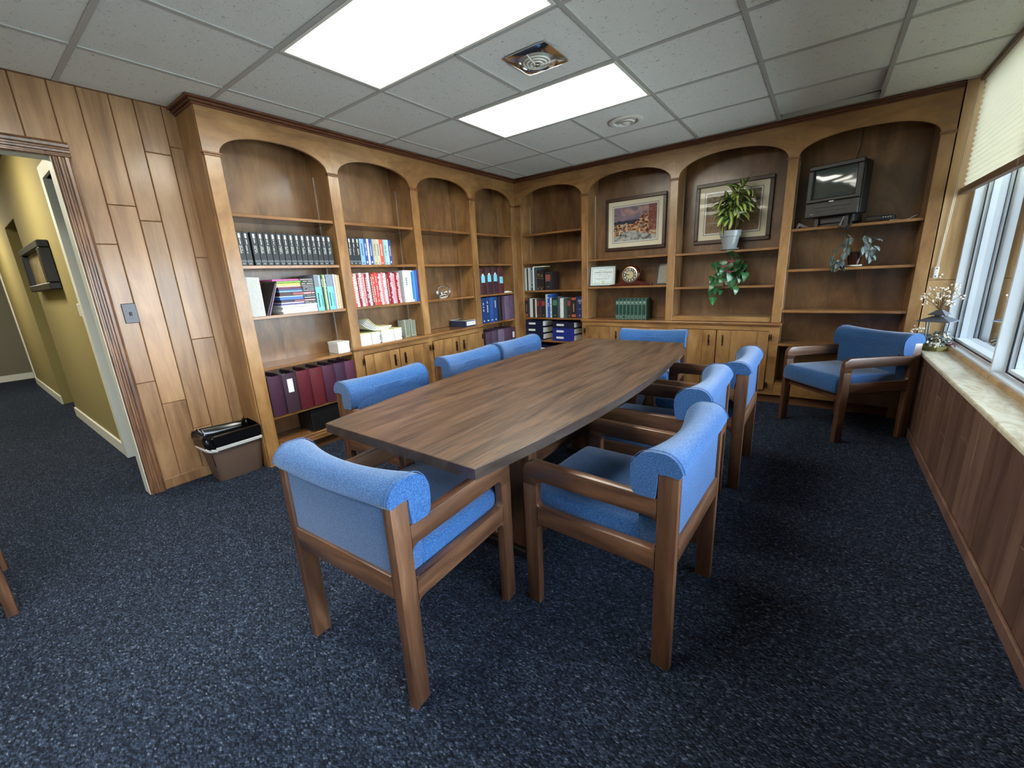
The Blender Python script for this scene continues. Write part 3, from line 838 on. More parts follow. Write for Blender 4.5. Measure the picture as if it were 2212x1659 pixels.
cabinet('B', .057, 1.027, [([.109, .27, .40, .541], .478, .098), ([.547, .68, .84, .975], .605, .987)], 'two-door cabinet behind the chair at the far end of the table')
cabinet('B', 1.0275, 1.986, [([1.085, 1.225, 1.360, 1.480], 1.418, 1.074), ([1.486, 1.606, 1.818, 1.912], 1.541, 1.924)], 'two-door cabinet beside the corner chair below the hanging pothos')
b = nb(); rbx(b, 'L', -1.748, -.074, -.018, DEP-.012, .7225, .7445, .005, 2); rbx(b, 'L', -1.743, -.078, -.009, .01, .712, .7225, .002)
tag(obj('countertop', b, M['shelfY']), 'wood counter ledge on the cabinets of the left bookcase', 'counter')
b = nb(); rbx(b, 'B', .046, 1.998, -.018, DEP-.012, .7225, .7445, .005, 2); rbx(b, 'B', .05, 1.992, -.009, .01, .712, .7225, .002)
tag(obj('countertop', b, M['shelfX']), 'wood counter ledge on the cabinets of the far bookcase', 'counter')

# ------------------------------------------------------------------ conference table
def table():
    t = thing('conference_table', 'boat-shaped walnut laminate conference table in the middle of the room', 'table', (1.13, -1.76, 0))
    yc, hl, cx = -1.76, 1.14, 1.13
    def outline(off=0):
        pts = []; n = 26
        for i in range(n+1):
            s = -1+2*i/n; pts.append((cx - .012*s + .382+.105*(1-s*s) - off, yc + s*(hl-off)))
        for i in range(n+1):
            s = 1-2*i/n; pts.append((cx - .012*s - .382-.105*(1-s*s) + off, yc + s*(hl-off)))
        return pts
    b = nb(); prism(b, outline(.0015), .7385, .7400, 'XY'); prism(b, outline(.004), .706, .7385, 'XY'); obj('tabletop', b, M['table'], t)
    b = nb(); o_, i_ = outline(0), outline(.003)
    V = [[b.verts.new((p[0], p[1], z)) for p in L_] for L_, z in ((i_, .704), (o_, .7045), (o_, .7385), (i_, .7396))]
    for a, c_ in zip(V, V[1:]):
        for k in range(len(a)): b.faces.new((a[k], a[(k+1) % len(a)], c_[(k+1) % len(a)], c_[k]))
    bmesh.ops.recalc_face_normals(b, faces=list(b.faces))
    obj('edge_band', b, M['table_edge'], t)
    for yy in (-2.32, -1.20):
        b = nb(); box(b, .92, 1.325, yy-.03, yy+.03, .05, .70, .004); p = obj('pedestal', b, M['chair_wood'], t)
        b = nb(); box(b, .88, 1.365, yy-.045, yy+.045, 0, .05, .01, 2); obj('foot', b, M['black'], p)
        b = nb(); box(b, .82, 1.40, yy-.04, yy+.04, .68, .704, .004); obj('support_bar', b, M['chair_woodX'], p)
    b = nb(); box(b, 1.11, 1.15, -2.29, -1.23, .30, .42, .006); obj('stretcher', b, M['chair_woodY'], t)
table()

# ------------------------------------------------------------------ armchairs
def arc(cx, cy, r, a0, a1, n=5): return [(cx+r*math.cos(R(a0+(a1-a0)*i/n)), cy+r*math.sin(R(a0+(a1-a0)*i/n))) for i in range(n+1)]

def make_chair(label):
    t = thing('armchair', label, 'chair', (0, 0, 0), 0, 'blue upholstered wooden armchairs')
    TH = .034
    for s in (-1, 1):
        x0, x1 = (-.275, -.275+TH) if s < 0 else (.275-TH, .275)
        b = nb(); prism(b, [(0, 0), (.058, 0), (.060, .682), (0, .684)], x0, x1, 'YZ', .004, 2); obj('leg', b, M['chair_wood'], t, smooth=True, label='rear leg rising behind the backrest')
        b = nb(); prism(b, [(.497, 0), (.551, 0), (.555, .51), (.495, .51)], x0, x1, 'YZ', .004, 2); obj('leg', b, M['chair_wood'], t, smooth=True)
        pts = [(.059, .600)] + arc(.507, .558, .048, 90, 0, 6) + [(.555, .508), (.495, .508)] + arc(.473, .511, .022, 0, 90, 4) + arc(.082, .511, .022, 90, 180, 4)
        b = nb(); prism(b, pts, x0, x1, 'YZ', .005, 2); obj('armrest', b, M['chair_woodY'], t, smooth=True)
        pts = arc(.080, .445, .020, 180, 270, 4) + arc(.475, .445, .020, 270, 360, 4) + [(.495, .336)] + arc(.475, .336, .020, 0, 90, 4) + arc(.080, .336, .020, 90, 180, 4)
        b = nb(); prism(b, pts, x0, x1, 'YZ', .004, 2); obj('side_rail', b, M['chair_woodY'], t, smooth=True)
    b = nb(); box(b, -.241, .241, -.001, .032, .385, .462, .005, 2); obj('rear_rail', b, M['chair_woodX'], t, smooth=True)
    b = nb(); box(b, -.241, .241, .490, .518, .305, .36, .004, 2); obj('front_rail', b, M['chair_woodX'], t, smooth=True)
    # seat cushion
    b = nb(); n, mm = 14, 14; loops = []
    def rr_loop(x, y0, y1, zb, zt, rad):
        P_ = arc(y1-rad, zt-rad, rad, 90, 0, 6) + arc(y1-rad*.8, zb+rad*.8, rad*.8, 0, -90, 4) + arc(y0+.012, zb+.012, .012, 270, 180, 2) + arc(y0+.02, zt-.02, .02, 180, 90, 3)
        return [(x, p[0], p[1]) for p in P_]
    for x, k in ((-.2385, .82), (-.234, .93), (-.222, 1.0), (-.12, 1.05), (0, 1.07), (.12, 1.05), (.222, 1.0), (.234, .93), (.2385, .82)):
        loops.append(rr_loop(x, .120, .572+.016*(k-.8)/.2*.6, .352, .402+.075*k, .046))
    loft(b, loops); obj('seat', b, M['fabric'], t, smooth=True)
    # back panel between the posts
    b = nb(); loops = []
    for x, e in ((-.239, .012), (-.236, .003), (-.20, 0), (-.12, 0), (0, 0), (.12, 0), (.20, 0), (.236, .003), (.239, .012)):
        q = 1-(x/.279)**2; fr = .143-.040*q-e
        P_ = [(.010, .395+e), (.010, .668), (fr-.03, .672), (fr, .640), (fr+.001, .55), (fr-.004, .44), (fr-.014, .398+e), (fr-.03, .392+e), (.02, .392+e)]
        loops.append([(x, p[0], p[1]) for p in P_])
    loft(b, loops); obj('backrest', b, M['fabric'], t, smooth=True)
    # thick roll wrapping the top
    prof = [(-.004, .679)] + [(-.013, .694)] + arc(.050, .688, .064, 170, 96, 6) + arc(.072, .678, .073, 84, 4, 7) + [(.145, .650), (.142, .625)] + arc(.118, .622, .023, 0, -80, 4) + [(.088, .600), (.066, .601), (.0612, .640), (.0605, .6815), (.03, .683)]
    b = nb(); loops = []
    for i in range(17):
        s = -1 + 2*i/16; x = .279*s
        q = 1-s*s; e = 1.0 if abs(s) < .99 else .90
        L_ = []
        for d, z in prof:
            w = min(max((d+.006)/.14, 0), 1)
            dd = d - .040*q*w; zz = z - .014*q*(1 if z > .692 else 0)
            if e < 1: dd = .06+(dd-.06)*(.96 if dd > .07 or dd < .02 else 1); zz = zz-.004*(zz > .70)
            L_.append((x, dd, zz))
        loops.append(L_)
    # keep the underside inside the back panel in the middle
    loft(b, loops); rl = obj('back_roll', b, M['fabric'], t, smooth=True)
    for s in (-1, 1):
        pts = [(.272*s, d - .040*(1-.975**2)*min(max((d+.006)/.14, 0), 1), z) for d, z in prof[1:18]]
        cx_, cz_ = .06, .68
        pts = [(p[0], cx_+(p[1]-cx_)*1.008, cz_+(p[2]-cz_)*1.008) for p in pts]
        b = nb(); tube(b, pts, .0014, 5); obj('piping', b, M['fabric'], rl, world=True)
    return t

CH = [
    (1.130, -3.119, 3, 'blue wooden armchair at the near end of the table with its back to the viewer'),
    (1.993, -2.290, 88, 'nearest blue armchair on the window side of the table'),
    (1.912, -1.565, 90.5, 'middle blue armchair on the window side of the table'),
    (1.982, -.934, 90, 'farthest blue armchair on the window side of the table'),
    (2.661, .414, 132, 'blue armchair standing alone in the corner below the television'),
    (1.080, .050, 185, 'blue armchair at the far end of the table against the cabinets'),
    (.150, -2.222, -90, 'nearest blue armchair on the bookcase side of the table'),
    (.150, -1.474, -90, 'middle blue armchair on the bookcase side of the table'),
    (.140, -.865, -90, 'farthest blue armchair on the bookcase side of the table'),
    (-.842, -4.045, -90, 'armchair at the left photo edge showing only one leg by the doorway')]
proto = make_chair(CH[0][3])
for i, (x, y, a, lab) in enumerate(CH):
    o = proto if i == 0 else copy_tree(proto)
    o.location = (x, y, 0); o.rotation_euler = (0, 0, R(a)); o['label'] = lab

# ------------------------------------------------------------------ books and binders
_bm = {}
def book_mesh(t, h, d, mat, hard=True):
    k = (round(t, 4), round(h, 4), round(d, 4), mat.name)
    if k not in _bm:
        b = nb(); c_ = min(.0035, t*.22)
        box(b, 0, c_, 0, d, 0, h, min(.0008, c_*.3)); box(b, t-c_, t, 0, d, 0, h, min(.0008, c_*.3)); box(b, c_*.5, t-c_*.5, 0, c_, 0, h, min(.001, c_*.3))
        p = nb(); ins = .004 if hard else .0005
        box(p, c_, t-c_, c_, d-ins, ins, h-ins)
        _bm[k] = (mesh('cover', b, mat), mesh('pages', p, M['paper']))
    return _bm[k]
def rects_mesh(t, h, rects, mat, y=-.0007):
    b = nb()
    for x0, x1, z0, z1 in rects:
        vs_ = [b.verts.new((x*t, y, z*h)) for x, z in ((x0, z0), (x1, z0), (x1, z1), (x0, z1))]; b.faces.new(vs_)
    return mesh('spine_print', b, mat)
def book(run, u0, t, z, h, d, mat, label, v0=.015, cat='book', name='book', prints=(), lean=0, group=None, hard=True):
    cv, pg = book_mesh(t-.0008, h, d, mat, hard)
    o = link(name, cv); tag(o, label, cat, group)
    x, y, zz = rp(run, u0, v0, z)
    o.location = (x, y, zz+.0005); o.rotation_euler = (0, R(lean), R(90) if run == 'L' else 0)
    link('pages', pg, o, False)
    for rects, pm in prints:
        q = link('spine_print', rects_mesh(t-.0008, h, rects, pm), o, False)
        if len(rects) > 1: q['kind'] = 'stuff'
    return o
def words_v(x0, x1, z0, z1, n, seed=0):
    """a vertical line of small letter-like dashes"""
    rr = random.Random(seed); out = []; z = z0
    st = (z1-z0)/n
    for i in range(n):
        if rr.random() < .85: out.append((x0+rr.uniform(0, .1)*(x1-x0), x1-rr.uniform(0, .15)*(x1-x0), z+st*.12, z+st*.86))
        z += st
    return out
def words_h(x0, x1, z0, z1, n, seed=0):
    rr = random.Random(seed); st = (x1-x0)/n
    return [(x0+st*i+st*.1, x0+st*i+st*.88, z0, z1) for i in range(n) if rr.random() < .88]
def nice(i): return ORD[i]

BLK = cmat(34, 38, 44, .38)
def black_prints(seed):
    a = [(.34, .66, .82, .95)] + words_v(.42, .60, .63, .80, 7, seed)
    b = words_v(.28, .42, .36, .60, 9, seed+3) + (words_v(.55, .67, .38, .60, 8, seed+5) if seed % 4 != 1 else [])
    return [(a + b, M['print_white']), ([(0, 1, .132, .150), (0, 1, .098, .110), (.25, .75, .03, .07)], M['print_grey'])]
us = [-2.443, -2.403] + [-2.355+.0411*i for i in range(14)]
for i, u_ in enumerate(us):
    book('L', u_, .0385 if i != 1 else .036, 1.410, .212, .17, BLK, '%s black volume from the left in the long row of sixteen on the left bookcase' % nice(i), .014, prints=black_prints(i), group='black volumes with white titles')
for i in range(3):
    book('L', -1.644+.0365*i, .0360, 1.410, .210, .17, BLK, '%s black volume from the left on the shelf that continues with blue and red books' % nice(i), .014, prints=black_prints(i), group='black volumes with white titles')
# colourful row right of them
row = [(-1.534, .041, (122, 168, 214), 'light blue book right beside the three black volumes'), (-1.493, .029, (44, 76, 150), 'dark blue book between a light blue and a white book'), (-1.464, .020, (206, 208, 216), 'thin white book between two dark blue books'),
       (-1.444, .029, (36, 68, 142), 'dark blue book between a white and a tan book'), (-1.415, .011, (150, 160, 150), 'thin grey-green booklet left of the tan books'), (-1.404, .030, (178, 176, 156), 'tan book left of two with black spine text'), (-1.374, .034, (186, 182, 162), 'tan book with black spine text beside the red book'),
       (-1.340, .033, (214, 82, 70), 'bright red book on the shelf of the black and blue volumes'), (-1.306, .012, (150, 146, 136), 'thin grey booklet right of the bright red book'), (-1.294, .028, (134, 196, 214), 'pale turquoise book right of the bright red book'), (-1.266, .019, (196, 206, 210), 'pale grey book between the turquoise and the last blue book'), (-1.247, .026, (38, 66, 140), 'last dark blue book at the right end of the coloured row')]
for i, (u_, t_, c_, lab) in enumerate(row):
    pm = M['print_dark'] if sum(c_) > 400 else M['print_white']
    book('L', u_, t_, 1.410, .206 if i else .204, .16, cmat(*c_), lab, .016, prints=[(words_v(.35, .65, .35, .82, 14, i), pm if t_ > .02 else M['print_grey']), ([(.3, .7, .06, .14)] if sum(c_) < 330 else [(.3, .7, .05, .08)], pm)])
# pale booklets, leaning magazines, lying stack, teal reports (third shelf, first bay)
for i in range(10):
    book('L', -2.443+.0092*i, .0090, 1.072, .264-.0006*i, .21, cmat(186, 192, 190, .7), '%s pale thin booklet from the left beside the leaning magazine' % nice(i), .014+.0004*i, 'booklet', 'booklet', hard=False, group='pale thin booklets')
for i, c_ in enumerate(((46, 40, 44), (118, 92, 118))):
    book('L', -2.345+.016*i, .008, 1.073, .236, .20, cmat(*c_, .3), ['dark glossy magazine leaning toward the magazine stack', 'purple-edged magazine leaning just right of the dark one'][i], .018, 'magazine', 'magazine', lean=23-1.5*i, hard=False)
stack = [(.0155, (206, 212, 206), 'bottom'), (.0155, (212, 216, 210), 'second lowest'), (.0155, (204, 210, 206), 'third lowest'), (.015, (214, 216, 212), 'fourth lowest'), (.010, (82, 78, 138), 'thin indigo'), (.009, (196, 196, 212), 'pale lilac'), (.017, (52, 40, 56), 'black with white title near the bottom'), (.020, (62, 104, 176), 'royal blue'), (.009, (176, 206, 206), 'pale aqua'), (.025, (66, 30, 38), 'thick black and maroon'), (.012, (120, 162, 206), 'light blue'), (.012, (60, 76, 130), 'navy'), (.012, (120, 44, 58), 'dark red'), (.010, (196, 196, 190), 'thin off-white'), (.018, (222, 206, 92), 'yellow'), (.014, (110, 158, 70), 'green'), (.014, (176, 84, 150), 'topmost magenta')]
z = 1.072
for i, (t_, c_, nm) in enumerate(stack):
    b = nb(); L0 = -2.236+random.Random(i).uniform(-.006, .006)+(-.03 if i == 16 else -.012 if i > 12 else 0); L1 = -1.973
    box(b, XB-.22, XB-.014-random.Random(i+40).uniform(0, .008), L0, L1, z+.0003, z+t_-.0003, .0012)
    o = obj('magazine', b, cmat(*c_, .35)); tag(o, '%s magazine in the lying stack on the left bookcase' % nm, 'magazine', 'magazines in the lying stack')
    if i > 3:
        b = nb(); x_ = XB-.0135
        for (fa, fb, za, zb) in [(.63, 1.0, .08, .92)] if i not in (6, 9) else [(.36, .95, .15, .85)]:
            vs_ = [b.verts.new((x_, L0+(L1-L0)*f_, z+t_*q)) for f_, q in ((fa, za), (fb, za), (fb, zb), (fa, zb))]; b.faces.new(vs_)
        link('spine_print', mesh('spine_print', b, M['print_dark'] if i not in (6, 9) else cmat(150, 92, 100)), o)
        b = nb()
        for (fa, fb, za, zb) in words_h(.66, .97, .38, .62, 9, i):
            vs_ = [b.verts.new((x_+.0004, L0+(L1-L0)*f_, z+t_*q)) for f_, q in ((fa, za), (fb, za), (fb, zb), (fa, zb))]; b.faces.new(vs_)
        link('spine_print', mesh('spine_print', b, M['print_white']), o)
    z += t_
teal = cmat(112, 190, 186)
rep = [(.034, (116, 130, 142), 'teal bottomed grey report nearest the magazine stack', 1), (.020, (150, 164, 176), 'second teal bottomed grey report', 1), (.014, (40, 44, 44), 'black report between teal ones', 0), (.008, (130, 190, 90), 'thin bright green report', 0), (.009, (214, 216, 204), 'thin white report right of the green one', 0), (.007, (50, 66, 60), 'thin dark green report', 0), (.034, (120, 134, 150), 'wide teal bottomed slate report', 1), (.020, (124, 144, 156), 'narrow teal bottomed slate report', 1), (.009, (150, 140, 190), 'thin lavender report', 0), (.012, (214, 212, 200), 'thin white report left of the beige folders', 0), (.020, (190, 170, 140), 'beige folder second from the right', 0), (.018, (176, 152, 118), 'beige folder at the right end', 0)]
u_ = -1.970
for i, (t_, c_, lab, tl) in enumerate(rep):
    pr = [([(.0, 1, .0, .66)], teal), (words_v(.35, .65, .1, .5, 7, i), M['print_grey'])] if tl else ([(words_v(.3, .7, .55, .9, 6, i), M['print_white'])] if sum(c_) < 200 else [])
    book('L', u_, t_, 1.072, .268-.004*(i % 3), .21, cmat(*c_), lab + ' beside the lying stack' if i in (0,) else lab + ' on the left bookcase shelf', .014+.003*(i % 2), 'report', 'report', prints=pr, hard=False); u_ += t_+.0006
# red spiral booklets
reds = [(204, 74, 60), (222, 216, 214), (150, 26, 40), (216, 206, 208), (196, 120, 124), (128, 22, 38), (226, 220, 220), (110, 32, 44), (214, 92, 70), (206, 66, 66), (190, 50, 58), (222, 214, 212), (206, 120, 126), (228, 222, 222), (168, 40, 56), (140, 18, 34), (220, 180, 188), (206, 140, 150), (132, 14, 30), (214, 176, 182)]
rn = ['orange red', 'white', 'dark crimson spiral bound', 'off-white', 'dusty pink', 'wine red', 'bright white', 'maroon spiral bound', 'coral', 'light red', 'strawberry red', 'white grey edged', 'rose', 'chalk white', 'brick red spiral bound', 'deep red', 'pale pink', 'pink', 'darkest red', 'last pale pink']
u_ = -1.648
for i, c_ in enumerate(reds):
    t_ = .0238
    o = book('L', u_, t_, 1.072, .272-.005*(i % 3), .19, cmat(*c_), '%s booklet, %s from the left in the red and white row' % (rn[i], nice(i)), .014+.002*(i % 3), 'booklet', 'booklet', hard=False, lean=-1.6,
             prints=[(words_v(.55, .85, .1, .9, 11, i), M['print_white'] if sum(c_) < 480 else cmat(170, 60, 70))], group='red and white booklets')
    if i in (2, 7, 14):
        b = nb()
        for k in range(17): box(b, .002, .012, -.004, .002, .012+.0152*k, .018+.0152*k)
        sp = link('spiral_binding', mesh('spiral_binding', b, M['dark_grey'] if i != 2 else cmat(90, 16, 26)), o, False); sp['kind'] = 'stuff'
    u_ += t_+.0006
def binder(run, u0, t, z, h, d, mat, label, v0=.012, name='binder', prints=(), lean=0, group=None):
    k = ('bind', round(t, 4), h, d, mat.name)
    if k not in _bm:
        b = nb(); c_ = .004
        box(b, 0, c_, 0, d, 0, h, .001); box(b, t-c_, t, 0, d, 0, h, .001)
        pts = [(c_*.6, .006)] + [(t*f_, .006-.008*math.sin(PI*f_)) for f_ in (.12, .3, .5, .7, .88)] + [(t-c_*.6, .006)] + [(t-c_*.6, .010), (c_*.6, .010)]
        prism(b, pts, 0, h, 'XY')
        p = nb(); box(p, c_*1.5, t*.8, .03, d-.02, .006, h-.02)
        _bm[k] = (mesh('cover', b, mat, True), mesh('pages', p, M['paper']))
    cv, pg = _bm[k]; o = link(name, cv); tag(o, label, 'binder', group)
    x, y, zz = rp(run, u0, v0, z); o.location = (x, y, zz+.0005); o.rotation_euler = (0, R(lean), R(90) if run == 'L' else 0)
    link('pages', pg, o, False)
    for rects, pm in prints: link('spine_label', rects_mesh(t, h, rects, pm, -.0032), o, False)
    return o
binder('L', -1.128, .074, 1.072, .286, .24, cmat(206, 214, 214, .4), 'wide white binder with dark spine lettering right of the red booklets', prints=[(words_v(.3, .62, .40, .78, 6, 2), M['print_grey'])])
binder('L', -1.053, .040, 1.072, .285, .24, cmat(210, 216, 214, .4), 'narrow white binder with a blue spine insert', prints=[([(.4, .9, .08, .95)], cmat(46, 116, 176))])
binder('L', -1.012, .030, 1.072, .284, .24, cmat(56, 124, 190, .35), 'sky blue binder beside the royal blue one')
binder('L', -.9815, .028, 1.072, .286, .24, cmat(36, 58, 150, .3), 'royal blue binder at the right end of the red row')
# big maroon record binders
mar = [(66, 40, 58), (64, 46, 58), (92, 34, 44), (96, 38, 46), (76, 42, 60), (66, 44, 66), (88, 48, 70)]
ed = [-2.436, -2.335, -2.231, -2.129, -2.026, -1.925, -1.832, -1.744]
for i in range(7):
    pr = [([(.30, .70, .52, .86)], M['print_white'])] if i == 1 else []
    o = binder('L', ed[i], ed[i+1]-ed[i]-.004, .355, .293, .24, cmat(*mar[i], .32), ('%s big maroon record binder from the left in the low row of seven' % nice(i)) if i != 1 else 'big maroon record binder with a white spine label', .004, prints=pr, group='big maroon record binders')
    b = nb(); lathe(b, [(.0005, .0), (.007, .0), (.007, .008), (.0005, .010)], 10, (.012, .012, .293)); link('post_cap', mesh('post_cap', b, M['chrome']), o, False)
b = nb(); box(b, XB-.25, XB-.03, -2.16, -1.78, .1425, .31, .006); b2 = b
t = tag(obj('storage_box', b, M['black']), 'black storage box on the bottom shelf below the maroon binders', 'box')
b = nb(); box(b, XB-.252, XB-.028, -2.162, -1.778, .295, .325, .004); link('lid', mesh('lid', b, M['black_plastic']), t)
# white carton
t = thing('carton', 'small white carton on the shelf above the maroon binders', 'box', (XB-.1, -1.80, .7155))
b = nb(); box(b, XB-.17, XB-.028, -1.852, -1.747, .7155, .806, .002); obj('body', b, cmat(206, 206, 200, .7), t)
b = nb(); box(b, XB-.172, XB-.026, -1.854, -1.745, .790, .809, .002); obj('lid', b, cmat(214, 214, 208, .7), t)
# paper bundles
def bundle(y0, y1, z0, z1, label, top=False, seed=0, x0=XB-.018, x1=XB-.235):
    t = thing('paper_bundle', label, 'paper stack', ((x0+x1)/2, (y0+y1)/2, z0), 0, 'banded bundles of printed forms')
    rr = random.Random(seed); n = 7
    for k in range(n):
        b = nb(); a, c_ = z0+(z1-z0)*k/n, z0+(z1-z0)*(k+1)/n
        box(b, x1-rr.uniform(0, .006), x0-rr.uniform(0, .005), y0+rr.uniform(-.006, .004), y1+rr.uniform(-.005, .005), a+.0002, c_, .0006)
        obj('sheet_block', b, M['paper'] if (k < n-1 or not top) else M['yellow_sheet'], t)
    ym = y0+(y1-y0)*(.58+.08*rr.uniform(-1, 1))
    b = nb()
    for q in ((x1-.008, x1-.006, z0, z1+.0016), (x0, x0+.0016, z0, z1+.0016), (x1-.008, x0+.0016, z1+.0004, z1+.0016)): box(b, q[0], q[1], ym-.0015, ym+.0015, q[2], q[3])
    obj('rubber_band', b, M['slate'], t)
bundle(-1.646, -1.448, .7450, .796, 'lower left banded paper bundle on the counter', False, 1)
bundle(-1.644, -1.446, .7965, .846, 'upper left banded paper bundle with yellow top sheet', True, 2)
bundle(-1.424, -1.210, .7450, .794, 'lower right banded paper bundle on the counter', False, 3)
bundle(-1.426, -1.206, .7945, .852, 'upper right banded paper bundle with yellow top sheet', True, 4)
t = thing('curled_papers', 'curled bundle of yellow-topped papers lying across the other bundles', 'paper stack', (XB-.13, -1.5, .853))
for k in range(6):
    b = nb(); prof = []
    for i in range(12):
        f_ = i/11; yy = -1.592+.034*k*.25+.26*f_; prof.append((yy+.004*k*(1-f_), .8535+.0048*k+(.062+.004*k)*(max(0, 1-f_*1.75))**2))
    A = [(XB-.21, p[0], p[1]) for p in prof]; 
    V = [[b.verts.new((xx, p[0], p[1]+dz)) for p in prof] for xx, dz in ((XB-.225, 0), (XB-.04, 0), (XB-.04, .0045), (XB-.225, .0045))]
    for q in range(4):
        for i in range(11): b.faces.new((V[q][i], V[q][i+1], V[(q+1) % 4][i+1], V[(q+1) % 4][i]))
    b.faces.new([V[q][0] for q in range(4)]); b.faces.new([V[q][-1] for q in range(3, -1, -1)])
    bmesh.ops.recalc_face_normals(b, faces=list(b.faces))
    obj('sheet_block', b, M['yellow_sheet'] if k == 5 else M['paper'], t)
# bookends
for k, (y0, y1) in enumerate(((-1.098, -1.040), (-1.020, -.966))):
    b = nb(); box(b, XB-.20, XB-.10, y0, y0+.003, .7455, .90, .001); box(b, XB-.16, XB-.155, y0, y1, .7455, .90, .001); box(b, XB-.20, XB-.10, y1-.003, y1, .7455, .893 if k else .90, .001); box(b, XB-.20, XB-.10, y0, y1, .7450, .7475)
    tag(obj('bookend', b, cmat(172, 178, 164, .35)), ['left grey metal bookend standing right of the paper bundles', 'right grey metal bookend standing right of the paper bundles'][k], 'bookend')
# glass bowl with pebbles
cb = (XB-.13, -.515, 1.0725)
t = thing('glass_bowl', 'small round glass bowl of black and white pebbles', 'bowl', cb)
b = nb(); prof = [(.036, 0.0), (.05, .004), (.070, .026), (.078, .060), (.074, .090), (.060, .112), (.046, .122), (.050, .128)]
lathe(b, prof, 28, cb, False); bmesh.ops.contextual_create(b, geom=[]) if False else None
obj('bowl', b, M['bowl_glass'], t, smooth=True)
rr = random.Random(9)
for k in range(22):
    b = nb(); a = rr.uniform(0, 2*PI); r_ = rr.uniform(0, .046); h_ = .016+.012*(k//8)+rr.uniform(0, .02)
    bmesh.ops.create_icosphere(b, subdivisions=1, radius=rr.uniform(.010, .015), matrix=Matrix.Translation((cb[0]+r_*math.cos(a), cb[1]+r_*math.sin(a), cb[2]+h_)) @ Matrix.Diagonal((1, 1.1, .75, 1)))
    o = obj('pebble', b, M['pebble_w'] if k % 2 else M['pebble_d'], smooth=True); tag(o, '%s pebble inside the small round glass bowl' % ('white' if k % 2 else 'black'), 'pebble', 'white pebbles in the bowl' if k % 2 else 'black pebbles in the bowl')
# navy open box
t = thing('open_box', 'navy patterned open box with a white front label on the counter', 'box', (XB-.14, -.217, .745))
x0, x1, y0, y1, z0, z1 = XB-.262, XB-.030, -.333, -.100, .7452, .812
b = nb(); th = .004
box(b, x0, x1, y0, y1, z0, z0+th); box(b, x0, x1, y0, y0+th, z0+th, z1); box(b, x0, x1, y1-th, y1, z0+th, z1); box(b, x0, x0+th, y0+th, y1-th, z0+th, z1); box(b, x1-th, x1, y0+th, y1-th, z0+th, z1)
obj('tray', b, cmat(30, 40, 66, .5), t)
b = nb(); box(b, x0+th, x1-th, y0+th, y1-th, z0+th, z0+th+.002); box(b, x0-.001, x1+.001, y0-.001, y0+th+.002, z1-.001, z1+.0015); box(b, x0-.001, x1+.001, y1-th-.002, y1+.001, z1-.001, z1+.0015); box(b, x0-.001, x0+th+.002, y0, y1, z1-.001, z1+.0015); box(b, x1-th-.002, x1+.001, y0, y1, z1-.001, z1+.0015)
obj('white_lining', b, M['paper'], t)
b = nb(); box(b, x1, x1+.001, y0+.028, y1-.018, z0+.012, z1-.012); lb = obj('front_label', b, M['print_white'], t)
b = nb()
for q in ((.045, .075, .028, .036), (.10, .16, .034, .040), (.175, .20, .030, .037)): box(b, x1+.001, x1+.0014, y0+q[0], y0+q[1], z0+q[2], z0+q[3])
obj('print', b, M['print_grey'], lb)
b = nb()
for r_ in range(3):
    for k in range(7): box(b, x0+.018+.03*k+(.015 if r_ % 2 else 0), x0+.03+.03*k+(.015 if r_ % 2 else 0), y0-.0006, y0, z0+.012+.018*r_, z0+.019+.018*r_)
q = obj('pattern_print', b, cmat(92, 100, 124), t); q['kind'] = 'stuff'
# fourth bay of the left run
for i in range(4):
    hz = [.72, .74, .75, .66][i]
    pr = [([(.22, .82, hz-.26, hz)], M['note_blue']), ([(.35, .65, hz, hz+.07)] if i < 3 else [(.4, .6, hz-.12, hz-.09)], M['print_white'] if i < 3 else M['print_grey'])]
    binder('L', -.056+.1105*i, .108, 1.072, .290, .24, cmat(*((66, 38, 44), (68, 40, 46), (64, 40, 48), (84, 40, 46))[i], .4), '%s maroon binder from the left with a blue sticky note on its spine' % nice(i), .012, prints=pr, group='maroon binders with blue notes')
for k, (a, c_, z0, z1) in enumerate(((.40, .555, 1.0725, 1.082), (.425, .50, 1.0822, 1.090))):
    b = nb(); box(b, XB-.16, XB-.025, a, c_, z0, z1, .001); tag(obj('papers', b, M['paper']), ['white paper pad lying beside the maroon binders with notes', 'small white slip on top of the paper pad'][k], 'papers')
for i in range(4):
    c_ = ((26, 52, 104), (28, 54, 106), (36, 74, 134), (28, 62, 118))[i]
    book('L', -.055+.0725*i, .070, .747, .290, .22, cmat(*c_, .4), '%s tall dark blue book from the left below the maroon binders with notes' % nice(i), .012,
         prints=[(words_v(.35, .58, .42, .86, 9, i+20) if i != 2 else [(.45, .5, .3, .9)], M['print_white'] if i != 2 else M['print_grey']), ([(.3, .62, .08, .12)], M['print_white'])], group='tall dark blue books')
binder('L', .238, .066, .747, .286, .21, cmat(34, 22, 34, .5), 'left blackish purple binder pushed back beside the blue books', .05)
binder('L', .306, .066, .747, .286, .21, cmat(30, 20, 32, .5), 'right blackish purple binder pushed back beside the blue books', .05)
for i in range(2):
    binder('L', .380+.099*i, .095, .747, .288, .24, cmat(*((104, 84, 108), (84, 66, 86))[i], .4), ['lilac purple binder left of the corner post', 'dull purple binder touching the corner post'][i], .012, prints=[([(.3, .6, .55, .85)], cmat(92, 76, 100))])
for i in range(5):
    c_ = ((74, 58, 74), (78, 64, 82), (110, 98, 120), (82, 58, 78), (76, 48, 66))[i]
    binder('L', -.018+.118*i, .112, .355, .288, .24, cmat(*c_, .35), '%s purple binder from the left on the low shelf by the room corner' % nice(i), .010, prints=[([(.45, .8, .55, .80)], M['print_white'])] if i == 4 else [], group='purple binders by the corner')

